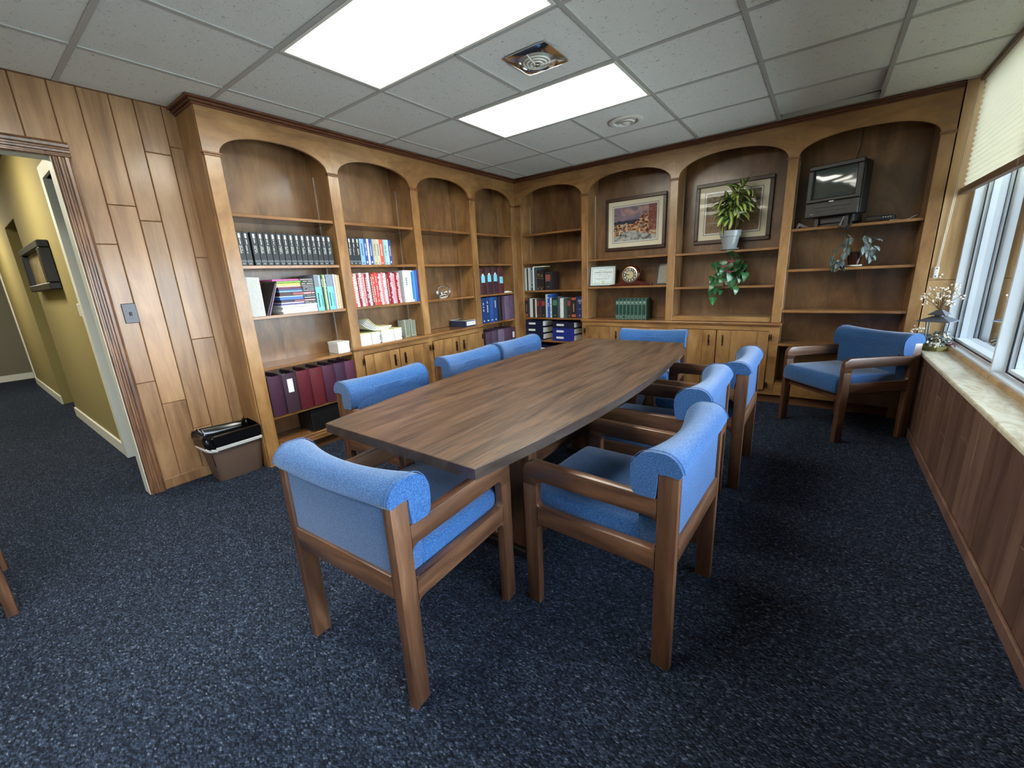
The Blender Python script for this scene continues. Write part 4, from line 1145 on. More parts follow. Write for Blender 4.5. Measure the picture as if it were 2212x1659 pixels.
# ------------------------------------------------------------------ far bookcase, first bay
thin = [(.020, (150, 156, 150), 'grey'), (.018, (206, 206, 212), 'off-white'), (.022, (44, 56, 44), 'dark green'), (.018, (206, 206, 200), 'white'), (.020, (170, 182, 198), 'pale blue grey'), (.026, (24, 56, 66), 'dark teal lettered'), (.022, (226, 230, 226), 'bright white tall'), (.036, (60, 76, 84), 'mottled slate')]
u_ = -.744
for i, (t_, c_, nm) in enumerate(thin):
    pr = [(words_v(.3, .68, .12, .92, 16, 4), M['print_white'])] if i == 5 else []
    book('B', u_, t_, 1.080, .272-.003*(i % 3), .2, cmat(*c_), '%s thin book, %s from the corner post on the upper far shelf' % (nm, nice(i)), .02, prints=pr, hard=False); u_ += t_+.0005
b = nb(); box(b, u_-.056, u_+.085, YB+.03, YB+.2, 1.3525, 1.3625, .001); tag(obj('booklet', b, M['paper_cream']), 'cream booklet lying flat across the upright books in the corner bay', 'booklet')
for i in range(2):
    book('B', u_+.001+.047*i, .046, 1.080, .222 if i else .236, .19, cmat(*((44, 22, 26), (34, 28, 28))[i], .4), ['dark red hardback with gold bands in the corner bay', 'blackish hardback with gold bands in the corner bay'][i], .022, prints=[([(0, 1, .60, .615), (0, 1, .15, .165), (.2, .8, .78, .82), (.2, .8, .70, .74), (.1, .5, .05, .10)], M['print_gold'])])
book('B', u_+.112, .088, 1.080, .214, .19, cmat(38, 34, 38, .4), 'thick black hardback with a faded red title panel in the corner bay', .022, prints=[([(.12, .88, .52, .84)], cmat(140, 74, 60)), ([(.3, .75, .16, .19), (.1, .9, .48, .50)], M['print_grey'])])
low = [(.040, .235, (38, 30, 28), 'black book with orange bands', (150, 80, 50)), (.022, .232, (52, 54, 54), 'charcoal book', None), (.046, .230, (214, 214, 208), 'thick white book', None), (.030, .226, (48, 50, 48), 'dark grey book', None), (.018, .222, (206, 200, 190), 'slim cream book', None), (.040, .222, (66, 40, 40), 'brown book with a red panel', (150, 60, 56)), (.022, .218, (70, 50, 48), 'brown slim book', None), (.062, .226, (30, 36, 36), 'black book with two red panels', (158, 50, 54)),
       (.030, .276, (190, 206, 214), 'tall pale blue magazine', None), (.030, .272, (40, 84, 176), 'tall bright blue magazine', None), (.020, .236, (206, 210, 214), 'white slim magazine with black title', None), (.080, .236, (22, 48, 44), 'dark green book with a light green panel', (70, 120, 96)), (.030, .250, (72, 76, 86), 'slate binder', None), (.042, .230, (206, 214, 208), 'white and green striped book', None), (.048, .228, (66, 84, 76), 'grey green book', None), (.048, .226, (46, 40, 40), 'black book with a brick red panel', (140, 58, 54)), (.064, .238, (32, 28, 28), 'black book with orange ends', (176, 80, 54)), (.074, .246, (36, 44, 92), 'wide navy blue book with a crest', None)]
u_ = -.744; sc = (.052+.744)/sum(x[0] for x in low)
for i, (t_, h_, c_, nm, pc) in enumerate(low):
    t_ *= sc
    pr = []
    if pc: pr = [([(.15, .85, .62, .88)] if i not in (0, 16) else [(.12, .9, .88, .98), (.12, .9, .04, .18)], cmat(*pc)), ([(.3, .7, .1, .13)] if i not in (0, 16) else [(.4, .6, .3, .7)], M['print_gold'])]
    elif i == 17: pr = [([(.25, .85, .74, .86), (.4, .7, .66, .72), (.35, .75, .40, .43), (.42, .66, .08, .16)], M['print_grey'])]
    elif i == 9: pr = [([(.2, .5, .84, .9), (.3, .6, .5, .55), (.3, .6, .58, .63)], M['print_white'])]
    elif i == 10: pr = [(words_v(.3, .7, .1, .7, 9, 8), M['print_dark'])]
    book('B', u_, t_, .752, h_, .2, cmat(*c_), nm + ' in the mixed row of the corner bay', .018+.004*(i % 3), prints=pr, hard=i not in (8, 9)); u_ += t_

def lying_binder(x0, x1, z0, th, mat, label, depth=.24, v0=.012, wob=0):
    t = thing('lying_binder', label, 'binder', ((x0+x1)/2, YB+.12, z0), 0, 'binders lying flat in the corner bay')
    b = nb(); y0 = YB+v0; c_ = .004
    box(b, x0, x1, y0, y0+depth, z0, z0+c_, .001); box(b, x0, x1, y0, y0+depth, z0+th-c_, z0+th-.0005, .001); box(b, x0, x1, y0, y0+c_, z0+c_*.5, z0+th-c_*.5, .001)
    obj('cover', b, mat, t)
    b = nb(); prism(b, [(y0+.035, z0+.012), (y0+depth-.006, z0+.006), (y0+depth-.006, z0+th-.016), (y0+.035, z0+th-.008)], x0+.012, x1-.003, 'YZ'); obj('pages', b, M['paper'], t)
    xm = x0+(x1-x0)*(.34+wob)
    b = nb(); box(b, xm-.05, xm+.05, y0-.0006, y0, z0+th*.38, z0+th*.68); obj('spine_label', b, M['print_white'], t)
    b = nb(); tube(b, [(x1-.05, y0+.012+.03*math.sin(PI*k/8), z0+th*.5-.025*math.cos(PI*k/8)) for k in range(9)], .0025, 6); obj('ring', b, M['steel'], t)
    return t
nv, rb_ = cmat(22, 28, 56, .35), cmat(34, 46, 128, .35)
for i in range(3): lying_binder(-.742, -.486, .4725+.080*i, .080, nv, ['bottom navy binder in the left lying pile', 'middle navy binder in the left lying pile', 'top navy binder in the left lying pile'][i], wob=.02*i)
for i in range(3): lying_binder(-.345, -.055, .4725+.077*i, .077, (rb_, rb_, nv)[i], ['bottom royal blue binder in the right lying pile', 'middle royal blue binder in the right lying pile', 'top navy binder in the right lying pile'][i], wob=.01*i)
for i in range(3): lying_binder(-.62, -.30, .1425+.088*i, .088, nv, ['lowest dark binder on the bottom shelf of the corner bay', 'second dark binder on the bottom shelf of the corner bay', 'uppermost dark binder on the bottom shelf of the corner bay'][i])

# ------------------------------------------------------------------ far bookcase, second bay
def framed(name, label, x0, x1, z0, z1, yb_, fw, frame_m, print_m, mat_w, line=True, depth=.03):
    t = thing(name, label, 'picture', ((x0+x1)/2, yb_, z0))
    b = nb(); y0, y1 = yb_-depth, yb_
    for q in ((x0, x1, z0, z0+fw), (x0, x1, z1-fw, z1), (x0, x0+fw, z0+fw, z1-fw), (x1-fw, x1, z0+fw, z1-fw)): box(b, q[0], q[1], y0, y1, q[2], q[3], .004)
    obj('frame', b, frame_m, t)
    b = nb(); box(b, x0+fw, x1-fw, y1-.014, y1-.006, z0+fw, z1-fw); obj('mat_board', b, M['mat_board'], t)
    a = fw+mat_w
    if line:
        b = nb(); box(b, x0+a-.004, x1-a+.004, y1-.0148, y1-.014, z0+a-.004, z1-a+.004); obj('inner_line', b, M['print_dark'], t)
        b = nb(); box(b, x0+a, x1-a, y1-.0156, y1-.0148, z0+a, z1-a); obj('white_border', b, M['paper'], t); a += .013
    b = nb(); box(b, x0+a, x1-a, y1-.0164, y1-.0156, z0+a, z1-a); obj('print', b, print_m, t)
    b = nb(); vs_ = [b.verts.new(p) for p in ((x0+fw, y0+.008, z0+fw), (x1-fw, y0+.008, z0+fw), (x1-fw, y0+.008, z1-fw), (x0+fw, y0+.008, z1-fw))]; b.faces.new(vs_); obj('glazing', b, M['picture_glass'], t)
    return t
framed('framed_print', 'framed print of an old town street in the second bay', .224, .884, 1.477, 2.018, YB+DEP-.013, .034, M['frame_dark'], M['print_town'], .050)
framed('framed_print', 'framed brownish print partly hidden by the potted plant', 1.165, 1.812, 1.472, 2.020, YB+DEP-.013, .034, M['frame_dark'], M['print_sepia'], .050)

def certificate(name, label, loc, rz, w, h, frame_m, paper_m, fancy, tilt=-10):
    t = thing(name, label, 'certificate', loc, rz); t.rotation_euler = (R(tilt), 0, rz)
    b = nb(); fw = .010
    for q in ((-w/2, w/2, 0, fw), (-w/2, w/2, h-fw, h), (-w/2, -w/2+fw, fw, h-fw), (w/2-fw, w/2, fw, h-fw)): box(b, q[0], q[1], -.014, .006, q[2], q[3], .002)
    link('frame', mesh('frame', b, frame_m), t, False)
    b = nb(); box(b, -w/2+fw, w/2-fw, -.004, .002, fw, h-fw); link('paper', mesh('paper', b, paper_m), t, False)
    b = nb()
    def r(x0, x1, z0, z1): vs_ = [b.verts.new(p) for p in ((x0, -.0046, z0), (x1, -.0046, z0), (x1, -.0046, z1), (x0, -.0046, z1))]; b.faces.new(vs_)
    if fancy:
        iw, ih = w/2-.022, h-.022
        n = 9
        for k in range(n):
            xx = -iw+2*iw*(k+.1)/n; r(xx, xx+2*iw/n*.75, ih-.006, ih); r(xx, xx+2*iw/n*.75, .022, .028)
        for k in range(7):
            zz = .03+(ih-.038)*(k+.1)/7; r(-iw, -iw+.006, zz, zz+(ih-.04)/7*.75); r(iw-.006, iw, zz, zz+(ih-.04)/7*.75)
    for k, (a, z_) in enumerate(((.045, .76), (.055, .58), (.085, .49), (.088, .385), (.07, .345)) if fancy else ((.05, .8), (.06, .7), (.06, .62), (.06, .52), (.05, .44), (.06, .36), (.04, .25))):
        for x0_, x1_, _, _ in words_h(-a, a, 0, 1, 11, k): r(x0_, x1_, h*z_-.0016, h*z_+.0016)
    link('fine_print', mesh('fine_print', b, M['print_grey']), t, False)
    if fancy:
        me = text_mesh('Certificate of Achievement', .0175, 'lettering', .0003); me.materials.append(M['print_dark']); o = link('lettering', me, t, False)
        o.location = (0, -.0048, h*.68); o.rotation_euler = (R(90), 0, 0)
        b = nb(); disc(b, .018, .0012, 24); o = link('seal', mesh('seal', b, M['seal']), t, False); o.location = (.005, -.004, h*.20); o.rotation_euler = (R(90), 0, 0)
        b = nb()
        for x0_, x1_ in ((-.09, -.04), (.045, .095)): box(b, x0_, x1_, -.0050, -.0045, h*.19, h*.196)
        link('signature_line', mesh('signature_line', b, M['print_grey']), t, False)
    b = nb(); box(b, -.02, .02, .004, .008, .0, h*.6); o = link('easel', mesh('easel', b, M['black']), t, False); o.rotation_euler = (R(-14), 0, 0); o.location = (0, .012, 0)
    return t
certificate('certificate', 'bright framed certificate with a round seal left of the clock', (.272, YB+.075, 1.1045), R(10), .29, .222, cmat(44, 56, 48, .4), cmat(206, 216, 216, .6), True)
certificate('certificate', 'grey framed certificate right of the clock half hidden by the upright', (.945, YB+.115, 1.1045), R(-14), .205, .215, M['slate'], cmat(150, 150, 140, .5), False)

t = thing('mantel_clock', 'mahogany mantel clock with a round brass dial', 'clock', (.592, YB+.085, 1.1025))
cx, cy = .592, YB+.085
pts = [(cx-.225, 1.103), (cx+.225, 1.103), (cx+.225, 1.118)] + [(cx+.215-.11*f_, 1.118+.034*f_*f_) for f_ in (.3, .6, .9)] + arc(cx, 1.214, .098, -38, 218, 22) + [(cx-.215+.11*f_, 1.118+.034*f_*f_) for f_ in (.9, .6, .3)] + [(cx-.225, 1.118)]
b = nb(); prism(b, pts, cy-.03, cy+.04, 'XZ', .004); obj('case', b, M['mahogany'], t)
b = nb(); lathe(b, [(.070, 0), (.082, .003), (.083, .010), (.074, .012), (.073, .003)], 36, (0, 0, 0), False); o = link('bezel', mesh('bezel', b, M['brass'], True), t, False); o.location = (0, -.030, .1115); o.rotation_euler = (R(90), 0, 0)
b = nb(); disc(b, .074, .004, 36); o = link('dial', mesh('dial', b, M['dial']), t, False); o.location = (0, -.030, .1115); o.rotation_euler = (R(90), 0, 0)
b = nb(); disc(b, .040, .0048, 28); o = link('dial_centre', mesh('dial_centre', b, cmat(176, 164, 128)), t, False); o.location = (0, -.030, .1115); o.rotation_euler = (R(90), 0, 0)
for k in range(12):
    a = R(90-30*(k+1)); me = text_mesh(str(k+1), .024, 'numeral', .0012); me.materials.append(M['print_white']); o = link('numeral', me, t, False)
    o.location = (.057*math.cos(a), -.0352, .1115+.057*math.sin(a)); o.rotation_euler = (R(90), 0, 0)
for a, L_, w in ((180-3, .040, .004), (170, .052, .0026)):
    b = nb(); c_, s_ = math.cos(R(a)), math.sin(R(a)); tube(b, [(0, -.0372, .1115), (L_*c_, -.0372, .1115+L_*s_)], w*.5, 5); link('hand', mesh('hand', b, M['black']), t, False)
for i in range(8):
    book('B', .440+.0425*i, .0418, .7445, .224, .165, cmat(24, 62, 52, .4), '%s dark green gold-lettered volume from the left on the far counter' % nice(i), .045,
         prints=[([(.08, .92, .86, .875), (.08, .92, .72, .735), (.08, .92, .20, .212), (.08, .92, .05, .062), (.2, .8, .77, .83)] + words_h(.2, .8, .11, .15, 3, i) + [(.94, 1.0, .0, 1.0)], cmat(150, 172, 158, .4))], group='dark green volumes')

# ------------------------------------------------------------------ plants
def leaf_data(name, L_, W, mat, droop=.5, fold=.25, tip=1.0, heart=False):
    """leaf along +Y, width X, bending down"""
    b = nb(); n = 7; V = []
    for i in range(n+1):
        f_ = i/n
        w = W*(math.sin(PI*min(f_*.96+.02, 1))**.8)*(1-.35*f_*tip) if not heart else W*(1-f_)**.75*(min(1, .45+3.2*f_))*1.05
        a = droop*f_; yy = L_*(math.sin(a)/max(droop, 1e-3) if droop else f_); zz = -L_*((1-math.cos(a))/max(droop, 1e-3) if droop else 0)
        if i in (0,) and not heart: w = W*.08
        if i == n: w = W*.02
        V.append([b.verts.new((-w, yy, zz+fold*w)), b.verts.new((0, yy, zz)), b.verts.new((w, yy, zz+fold*w))])
    for p, q in zip(V, V[1:]):
        b.faces.new((p[0], p[1], q[1], q[0])); b.faces.new((p[1], p[2], q[2], q[1]))
    r_ = bmesh.ops.extrude_face_region(b, geom=list(b.faces)); bmesh.ops.translate(b, vec=(0, 0, -.0006), verts=[e for e in r_['geom'] if isinstance(e, bmesh.types.BMVert)])
    bmesh.ops.recalc_face_normals(b, faces=list(b.faces))
    return mesh(name, b, mat, True)
def put_leaf(data, parent, p, az, el, roll=0, s=1.0, name='leaf'):
    o = link(name, data, parent, False); o.location = p; o.scale = (s, s, s)
    o.rotation_euler = (Matrix.Rotation(az, 3, 'Z') @ Matrix.Rotation(el, 3, 'X') @ Matrix.Rotation(roll, 3, 'Y')).to_euler(); return o

# dracaena in a grey pot
rr = random.Random(21)
PX, PY, PZ = 1.515, YB+.105, 1.3925
t = thing('potted_plant', 'tall yellow-green leafy plant in a grey ceramic pot', 'plant', (PX, PY, PZ))
b = nb(); lathe(b, [(.060, 0), (.078, .010), (.080, .018), (.074, .016), (.058, .012)], 32); link('saucer', mesh('saucer', b, M['pot_grey'], True), t, False)
b = nb(); lathe(b, [(.0005, .012), (.056, .012), (.060, .020), (.078, .120), (.086, .121), (.091, .166), (.091, .172), (.085, .172), (.082, .150), (.0005, .148)], 32); link('pot', mesh('pot', b, M['pot_grey'], True), t, False)
b = nb(); disc(b, .081, .153, 20); link('soil', mesh('soil', b, M['soil']), t, False)
canes = [((-.034, .0), .42), ((.015, .02), .50), ((.052, -.005), .60), ((-.005, -.025), .34)]
lv = [leaf_data('leaf', .19, .030, M['leaf_var'], d_, .25) for d_ in (1.3, 1.9, .9)] + [leaf_data('leaf', .145, .026, M['leaf_var'], 1.5, .25)]
for (cx, cy), hh in canes:
    b = nb(); tip = (cx*1.4, cy*1.2, .15+hh*.62); tube(b, [(cx*.6, cy*.6, .15), (cx, cy, .15+hh*.35), tip], [.007, .006, .004], 7); link('stem', mesh('stem', b, M['stem'], True), t, False)
    for k in range(15):
        f_ = k/14; zz = .15+hh*(.34+.30*f_); az = rr.uniform(0, 2*PI) if rr.random() < .35 else rr.uniform(PI*.55, PI*1.45)
        if math.sin(az+PI/2) > .75 : az += PI
        put_leaf(lv[rr.randrange(4)], t, (cx*1.2, cy, zz), az, R(rr.uniform(5, 45)-20*(1-f_)), rr.uniform(-.4, .4), rr.uniform(.8, 1.1))
    for k in range(3): put_leaf(lv[2], t, tip, rr.uniform(0, 2*PI), R(rr.uniform(62, 85)), 0, rr.uniform(.7, 1.0))
for k, (fx, fy, fz) in enumerate(((-.125, -.10, .235), (.085, -.12, .30))):
    b = nb()
    pd = None
    for q in range(5):
        put_leaf(leaf_data('petal', .065, .024, M['petal_white'], .9, .2), t, (fx, fy, fz), q*2*PI/5+.3, R(30), 0, 1, 'petal')
    b = nb(); tube(b, [(fx*.3, fy*.2, .16), (fx*.8, fy*.7, .21), (fx, fy, fz)], .002, 5); link('flower_stem', mesh('flower_stem', b, M['stem_green']), t, False)

# pothos with pink flowers in a glass vase
rr = random.Random(5)
t = thing('pothos_vase', 'trailing green pothos with pink flowers in a small glass vase', 'plant', (1.545, YB+.060, 1.0755))
b = nb(); lathe(b, [(.042, 0), (.050, .006), (.056, .035), (.050, .075), (.040, .095), (.045, .105)], 24, (0, 0, 0), False); link('vase', mesh('vase', b, M['bowl_glass'], True), t, False)
hl = [leaf_data('leaf', .10, .042, M['leaf_green'], d_, .15, 1, True) for d_ in (.6, 1.1)]
spots = [(-.145, -.03, .215), (-.10, -.05, .17), (-.12, -.05, .12), (-.06, -.06, .23), (-.05, -.07, .14), (0, -.06, .20), (.02, -.07, .12), (.05, -.06, .17), (.10, -.05, .19), (.13, -.05, .15), (.10, -.06, .10), (.145, -.06, .19), (.12, -.06, .22), (.15, -.05, .12), (.075, -.07, .14), (-.07, -.07, .19), (-.09, -.07, .07), (-.13, -.06, .04), (-.02, -.06, .27), (.0, -.05, .30), (.04, -.05, .25), (.08, -.06, .23), (-.10, -.08, -.01), (-.155, -.085, -.02), (-.07, -.085, -.03), (.075, -.085, -.005), (-.135, -.09, -.10), (-.03, -.08, .08), (.03, -.075, .07), (-.17, -.04, .09)]
for k, p in enumerate(spots):
    az = math.atan2(-(p[0]), 1)*1.0 + PI + rr.uniform(-.7, .7)
    el = R(rr.uniform(-70, -25)) if p[2] < .24 else R(rr.uniform(-10, 40))
    put_leaf(hl[k % 2], t, (p[0]*.86, p[1], p[2]), az, el, rr.uniform(-.5, .5), rr.uniform(.75, 1.15))
for pts in ([(0, 0, .09), (-.05, -.06, .10), (-.11, -.085, .0), (-.135, -.088, -.09)], [(0, 0, .09), (.06, -.06, .08), (.085, -.085, .03), (.07, -.085, 0)], [(0, 0, .09), (.02, -.02, .2), (.0, -.04, .29)], [(0, 0, .1), (-.09, -.04, .19), (-.15, -.03, .21), (-.18, -.03, .2), (-.17, -.03, .16)], [(0, 0, .1), (.08, -.03, .17), (.14, -.05, .15)]):
    b = nb(); tube(b, pts, .0022, 5); link('vine', mesh('vine', b, M['stem_green'], True), t, False)
pk = leaf_data('petal', .060, .022, M['petal_pink'], .7, .3)
for (fx, fy, fz) in ((-.035, -.15, .165), (.025, -.15, .205), (.02, -.15, .115)):
    for q in range(6): put_leaf(pk, t, (fx, fy, fz), q*PI/3, R(35), 0, 1, 'petal')

# grey-green plant in a brown pot
rr = random.Random(8)
t = thing('ivy_pot', 'drooping grey-green plant in a glossy brown pot below the television', 'plant', (2.432, YB+.075, 1.1995))
b = nb(); lathe(b, [(.040, 0), (.052, .006), (.054, .014), (.046, .012)], 24); link('saucer', mesh('saucer', b, M['white_plastic'], True), t, False)
b = nb(); lathe(b, [(.0005, .010), (.036, .010), (.046, .05), (.050, .10), (.054, .104), (.054, .116), (.047, .116), (.045, .09), (.0005, .088)], 24); link('pot', mesh('pot', b, M['pot_brown'], True), t, False)
gl = [leaf_data('leaf', .066, .022, M['leaf_grey'], d_, .25) for d_ in (.7, 1.2)]
for side, n in ((-1, 38), (1, 26)):
    for k in range(n):
        f_ = rr.random(); x_ = side*(.035+(.13 if side < 0 else .075)*f_); z_ = .17-.10*f_*f_+rr.uniform(-.05, .06); y_ = -.045+rr.uniform(-.05, .02)
        if side < 0 and k > 12: x_ = -.05-.07*rr.random(); z_ = .06-.03*rr.random(); y_ = -.08
        put_leaf(gl[k % 2], t, (x_, y_, z_), PI+side*rr.uniform(-.2, 1.2), R(rr.uniform(-80, -20)), rr.uniform(-.5, .5), rr.uniform(.7, 1.2))
    b = nb(); tube(b, [(side*.01, 0, .09), (side*.04, -.02, .17), (side*.09, -.03, .15)], .003, 5); link('stem', mesh('stem', b, M['stem_green'], True), t, False)
    b = nb(); tp = (side*.085, -.01, .25) if side < 0 else (side*.115, -.02, .20); tube(b, [(side*.02, 0, .09), (side*.06, -.01, .17), tp], .003, 5); link('stem', mesh('stem', b, M['stem_green'], True), t, False)
    for q in range(4): put_leaf(gl[0], t, tp, rr.uniform(0, 2*PI), R(rr.uniform(-10, 60)), 0, .8)

# ------------------------------------------------------------------ television
TVX, TVY = 2.285, YB+.135
t = thing('television', 'small black tube television with built-in video slot on a strap mount', 'television', (TVX, TVY, 1.5255), R(-19))
def tv(name, bm, mat, parent=None, smooth=False): return link(name, mesh(name, bm, mat, smooth), parent or t, False)
W2, D0 = .178, -.165
b = nb(); box(b, -W2, W2, D0+.035, D0+.20, .075, .455, .012, 2); tv('front_housing', b, M['black_plastic'])
b = nb(); loft(b, [[(-W2+.012, D0+.195, .085), (W2-.012, D0+.195, .085), (W2-.012, D0+.195, .445), (-W2+.012, D0+.195, .445)], [(-.11, D0+.29, .11), (.11, D0+.29, .11), (.11, D0+.29, .39), (-.11, D0+.29, .39)]]); tv('rear_housing', b, M['black_plastic'])
b = nb()
sx0, sx1, sz0, sz1 = -.142, .142, .212, .425
for q in ((-W2, W2, sz1, .458), (-W2, sx0, .20, sz1), (sx1, W2, .20, sz1), (-W2, W2, .185, sz0)): box(b, q[0], q[1], D0, D0+.04, q[2], q[3], .005)
bz = tv('bezel', b, M['black_plastic'])
b = nb(); n = 10; V = [[b.verts.new((sx0+(sx1-sx0)*i/n, D0+.022-.012*(1-(2*i/n-1)**2)*(1-(2*j/n-1)**2)**.5, sz0+(sz1-sz0)*j/n)) for j in range(n+1)] for i in range(n+1)]
for i in range(n):
    for j in range(n): b.faces.new((V[i][j], V[i+1][j], V[i+1][j+1], V[i][j+1]))
tv('screen', b, M['screen'], smooth=True)
b = nb(); box(b, -W2, W2, D0, D0+.04, .072, .185, .006); fp = tv('control_panel', b, M['black_plastic'])
b = nb(); box(b, -.12, .13, D0-.003, D0+.002, .140, .172, .002); tv('video_slot', b, M['black'], fp)
b = nb(); box(b, -.015, .015, D0-.0015, D0, .178, .184); tv('badge', b, M['steel'], fp)
for k in range(5):
    b = nb(); box(b, -.10+.045*k, -.075+.045*k, D0-.003, D0, .112, .118, .001); tv('button', b, M['dark_grey'], fp)
for k in range(2):
    b = nb(); box(b, -.135+.014*k, -.127+.014*k, D0-.002, D0, .096, .100); tv('socket', b, M['print_white'], fp)
b = nb(); box(b, -.125, .14, -.10, .09, .018, .074, .006); tv('mount_tray', b, M['black'])
b = nb(); box(b, -.10, .12, -.10, .09, .0005, .018, .003); tv('mount_base', b, M['black'])
b = nb(); box(b, .04, .10, -.02, .04, .455, .480, .004); tv('top_clamp', b, M['black'])
b = nb(); tube(b, [(.07, .0, .478), (.07, .06, .58), (.07, .07, .74)], .003, 6); tv('antenna_cable', b, M['black'])
for x_, ln_ in ((-.10, .09), (.10, .085)):
    b = nb(); box(b, x_-.014, x_+.014, -.122, -.119, .025-ln_+.02, .085); box(b, x_-.014, x_+.014, -.122, -.09, .083, .087); tv('strap', b, M['black'])
b = nb(); tube(b, [(.08, -.12, .06), (.065, -.135, -.01), (.10, -.138, -.035), (.135, -.135, -.01), (.135, -.11, .06)], .009, 6); tv('strap_loop', b, M['black'], smooth=True)
t = thing('cable_box', 'slim black cable box on the shelf right of the television', 'cable box', (2.555, YB+.12, 1.5255), R(-8))
b = nb(); box(b, -.085, .085, -.075, .075, .004, .045, .008, 2); link('case', mesh('case', b, M['black_plastic'], True), t, False)
for k in range(4):
    b = nb(); box(b, .015+.014*k, .022+.014*k, -.0765, -.075, .028, .032); link('light', mesh('light', b, M['print_white']), t, False)
b = nb(); V = []
for i in range(9):
    f_ = i/8; V.append([b.verts.new((2.60+.15*f_, yy, 1.5262+.003*math.sin(f_*9)+(.022*max(0, f_-.75)/.25 if f_ > .75 else 0))) for yy in (YB+.02, YB+.11)])
for p, q in zip(V, V[1:]): b.faces.new((p[0], p[1], q[1], q[0]))
r_ = bmesh.ops.extrude_face_region(b, geom=list(b.faces)); bmesh.ops.translate(b, vec=(0, 0, .001), verts=[e for e in r_['geom'] if isinstance(e, bmesh.types.BMVert)])
tag(obj('paper_sheet', b, M['paper']), 'crumpled white paper lying on the television shelf', 'paper')
b = nb(); tube(b, [(2.02, YB+.06, 1.528), (2.035, YB+.07, 1.56), (2.06, YB+.08, 1.545), (2.10, YB+.07, 1.529)], [.004, .014, .012, .004], 6)
tag(obj('plastic_bag', b, cmat(120, 116, 112, .3)), 'small crumpled grey plastic bag left of the television', 'bag')

# ------------------------------------------------------------------ lantern arrangement on the sill
rr = random.Random(13)
LX, LY, LZ = 2.935, .46, .6105
t = thing('lantern_centrepiece', 'grey tin lantern with dried berries and leaves on the window sill', 'decoration', (LX, LY, LZ))
def lt(name, bm, mat, smooth=False, stuff=False):
    o = link(name, mesh(name, bm, mat, smooth), t, False)
    if stuff: o['kind'] = 'stuff'
    return o
b = nb(); box(b, -.04, .04, -.04, .04, .02, .032, .003); lt('lantern_base', b, M['slate'])
for sx in (-1, 1):
    for sy in (-1, 1):
        b = nb(); tube(b, [(sx*.042, sy*.042, .03), (sx*.050, sy*.050, .19)], .004, 6); lt('post', b, M['slate'])
def pyr(r0, z0, r1, z1, name):
    b = nb(); loft(b, [[(sx*r0, sy*r0, z0) for sx, sy in ((-1, -1), (1, -1), (1, 1), (-1, 1))], [(sx*r0, sy*r0, z0+.004) for sx, sy in ((-1, -1), (1, -1), (1, 1), (-1, 1))], [(sx*r1, sy*r1, z1) for sx, sy in ((-1, -1), (1, -1), (1, 1), (-1, 1))]])
    o = lt(name, b, M['slate']); o.rotation_euler = (0, 0, R(62)); return o
pyr(.088, .194, .030, .228, 'lantern_roof'); pyr(.046, .238, .014, .272, 'lantern_cap')
b = nb(); lathe(b, [(.024, .226), (.022, .242)], 12); lt('lantern_neck', b, M['slate'])
b = nb(); loft(b, [[(.11*math.cos(a)*(1+.12*math.sin(5*a)), .13*math.sin(a)*(1+.1*math.cos(4*a)), .0005) for a in [2*PI*k/24 for k in range(24)]], [(.10*math.cos(a)*(1+.14*math.sin(5*a)), .12*math.sin(a)*(1+.1*math.cos(4*a)), .022+.006*math.sin(3*a)) for a in [2*PI*k/24 for k in range(24)]], [(.05*math.cos(2*PI*k/24), .05*math.sin(2*PI*k/24), .03) for k in range(24)]])
lt('moss_mat', b, M['moss'])
berries, stems, red = nb(), nb(), nb()
for k in range(34):
    a = rr.uniform(0, 2*PI); sp = rr.uniform(.02, .125); hh = rr.uniform(.07, .19) - sp*.3
    end = Vector((sp*math.cos(a)*.85, sp*math.sin(a), .265+hh)); mid = Vector((end.x*.35, end.y*.35, .265+hh*.5))
    tube(stems, [(0, 0, .262), mid, end], .0017, 4)
    for q in range(3):
        p = end + Vector((rr.uniform(-.02, .02), rr.uniform(-.02, .02), rr.uniform(-.025, .012)))
        bmesh.ops.create_icosphere(berries, subdivisions=1, radius=rr.uniform(.005, .008), matrix=Matrix.Translation(p)); tube(stems, [end, p], .0008, 3)
for cx_, cy_, cz_, n in ((-.01, -.10, .05, 30), (-.10, .06, .12, 18), (.05, -.06, .09, 16)):
    for k in range(n): bmesh.ops.create_icosphere(berries, subdivisions=1, radius=rr.uniform(.005, .008), matrix=Matrix.Translation((cx_+rr.gauss(0, .022), cy_+rr.gauss(0, .022), max(.03, cz_+rr.gauss(0, .014)))))
for k in range(12): bmesh.ops.create_icosphere(red, subdivisions=1, radius=.005, matrix=Matrix.Translation((.07+rr.gauss(0, .01), -.10+rr.gauss(0, .018), .035+rr.uniform(0, .025))))
lt('twigs', stems, M['stem'], stuff=True); lt('pale_berries', berries, M['berry'], True, True); lt('red_berries', red, M['berry_red'], True, True)
sg = leaf_data('leaf', .085, .024, M['leaf_grey'], .8, .2)
for k in range(40):
    a = 2*PI*k/20+rr.uniform(-.1, .1); put_leaf(sg, t, (.045*math.cos(a), .055*math.sin(a), .035+rr.uniform(0, .07)), a-PI/2, R(rr.uniform(-10, 45)), 0, rr.uniform(.7, 1.0))

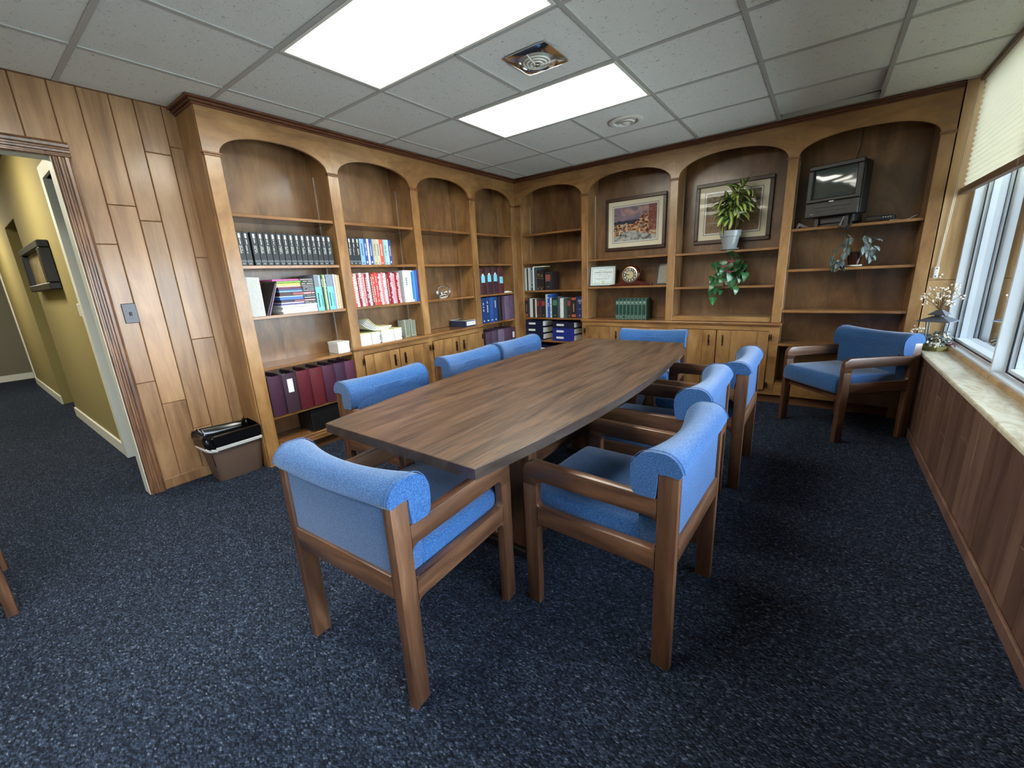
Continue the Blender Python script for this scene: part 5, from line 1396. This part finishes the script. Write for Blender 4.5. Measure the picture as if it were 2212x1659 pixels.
# ------------------------------------------------------------------ waste bin
t = thing('waste_bin', 'brown plastic waste bin with a black liner by the end of the left bookcase', 'waste bin', (-.965, -2.69, 0))
def rrect(cx, cy, hx, hy, r_, z, n=5):
    out = []
    for sx, sy, a0 in ((1, 1, 0), (-1, 1, 90), (-1, -1, 180), (1, -1, 270)):
        for k in range(n+1):
            a = R(a0+90*k/n); out.append((cx+sx*(hx-r_)+r_*math.cos(a), cy+sy*(hy-r_)+r_*math.sin(a), z))
    return out
bx, by = -.970, -2.685
b = nb(); loft(b, [rrect(bx, by, .082, .135, .035, .001), rrect(bx, by, .086, .140, .04, .012), rrect(bx, by, .116, .168, .045, .300), rrect(bx, by, .122, .174, .045, .302), rrect(bx, by, .122, .174, .045, .318), rrect(bx, by, .112, .164, .04, .316), rrect(bx, by, .082, .134, .035, .02)])
obj('bin_body', b, M['can_brown'], t, smooth=True)
rr = random.Random(2)
def ruff(hx, hy, r_, z, am, ph, jit=.0035):
    L0 = rrect(bx, by, hx, hy, r_, z, 15); out = []
    for k, p in enumerate(L0):
        w = 1.5*am*(math.sin(k*1.1+ph)+.7*math.sin(k*2.3+ph*2)+.5*math.sin(k*.4+ph)) + rr.uniform(-jit, jit); d = Vector((p[0]-bx, p[1]-by, 0)).normalized()
        out.append((max(p[0]+d.x*w, XL+.005), min(p[1]+d.y*w, -2.5385), p[2]+w*.9+rr.uniform(-jit, jit)))
    return out
b = nb(); loft(b, [ruff(.126, .179, .05, .246, .004, 0), ruff(.131, .184, .05, .270, .004, .5), ruff(.133, .186, .05, .296, .004, .8), ruff(.130, .183, .05, .324, .005, 1), ruff(.120, .172, .045, .338, .006, 2), ruff(.106, .158, .04, .326, .007, 3), ruff(.098, .150, .04, .290, .008, 3.6), ruff(.093, .145, .04, .24, .009, 4), ruff(.086, .138, .035, .17, .010, 4.5), ruff(.080, .13, .035, .10, .010, 5), ruff(.065, .115, .03, .05, .006, 6)], True, False)
obj('bin_liner', b, M['bag'], t, smooth=True)
b = nb(); loft(b, [ruff(.1245, .1775, .05, .232, .004, 0, .002), ruff(.129, .182, .05, .250, .004, .2, .002), ruff(.125, .178, .05, .255, .004, .2, .001)], True, False)
obj('liner_band', b, M['bag_white'], t, smooth=True)
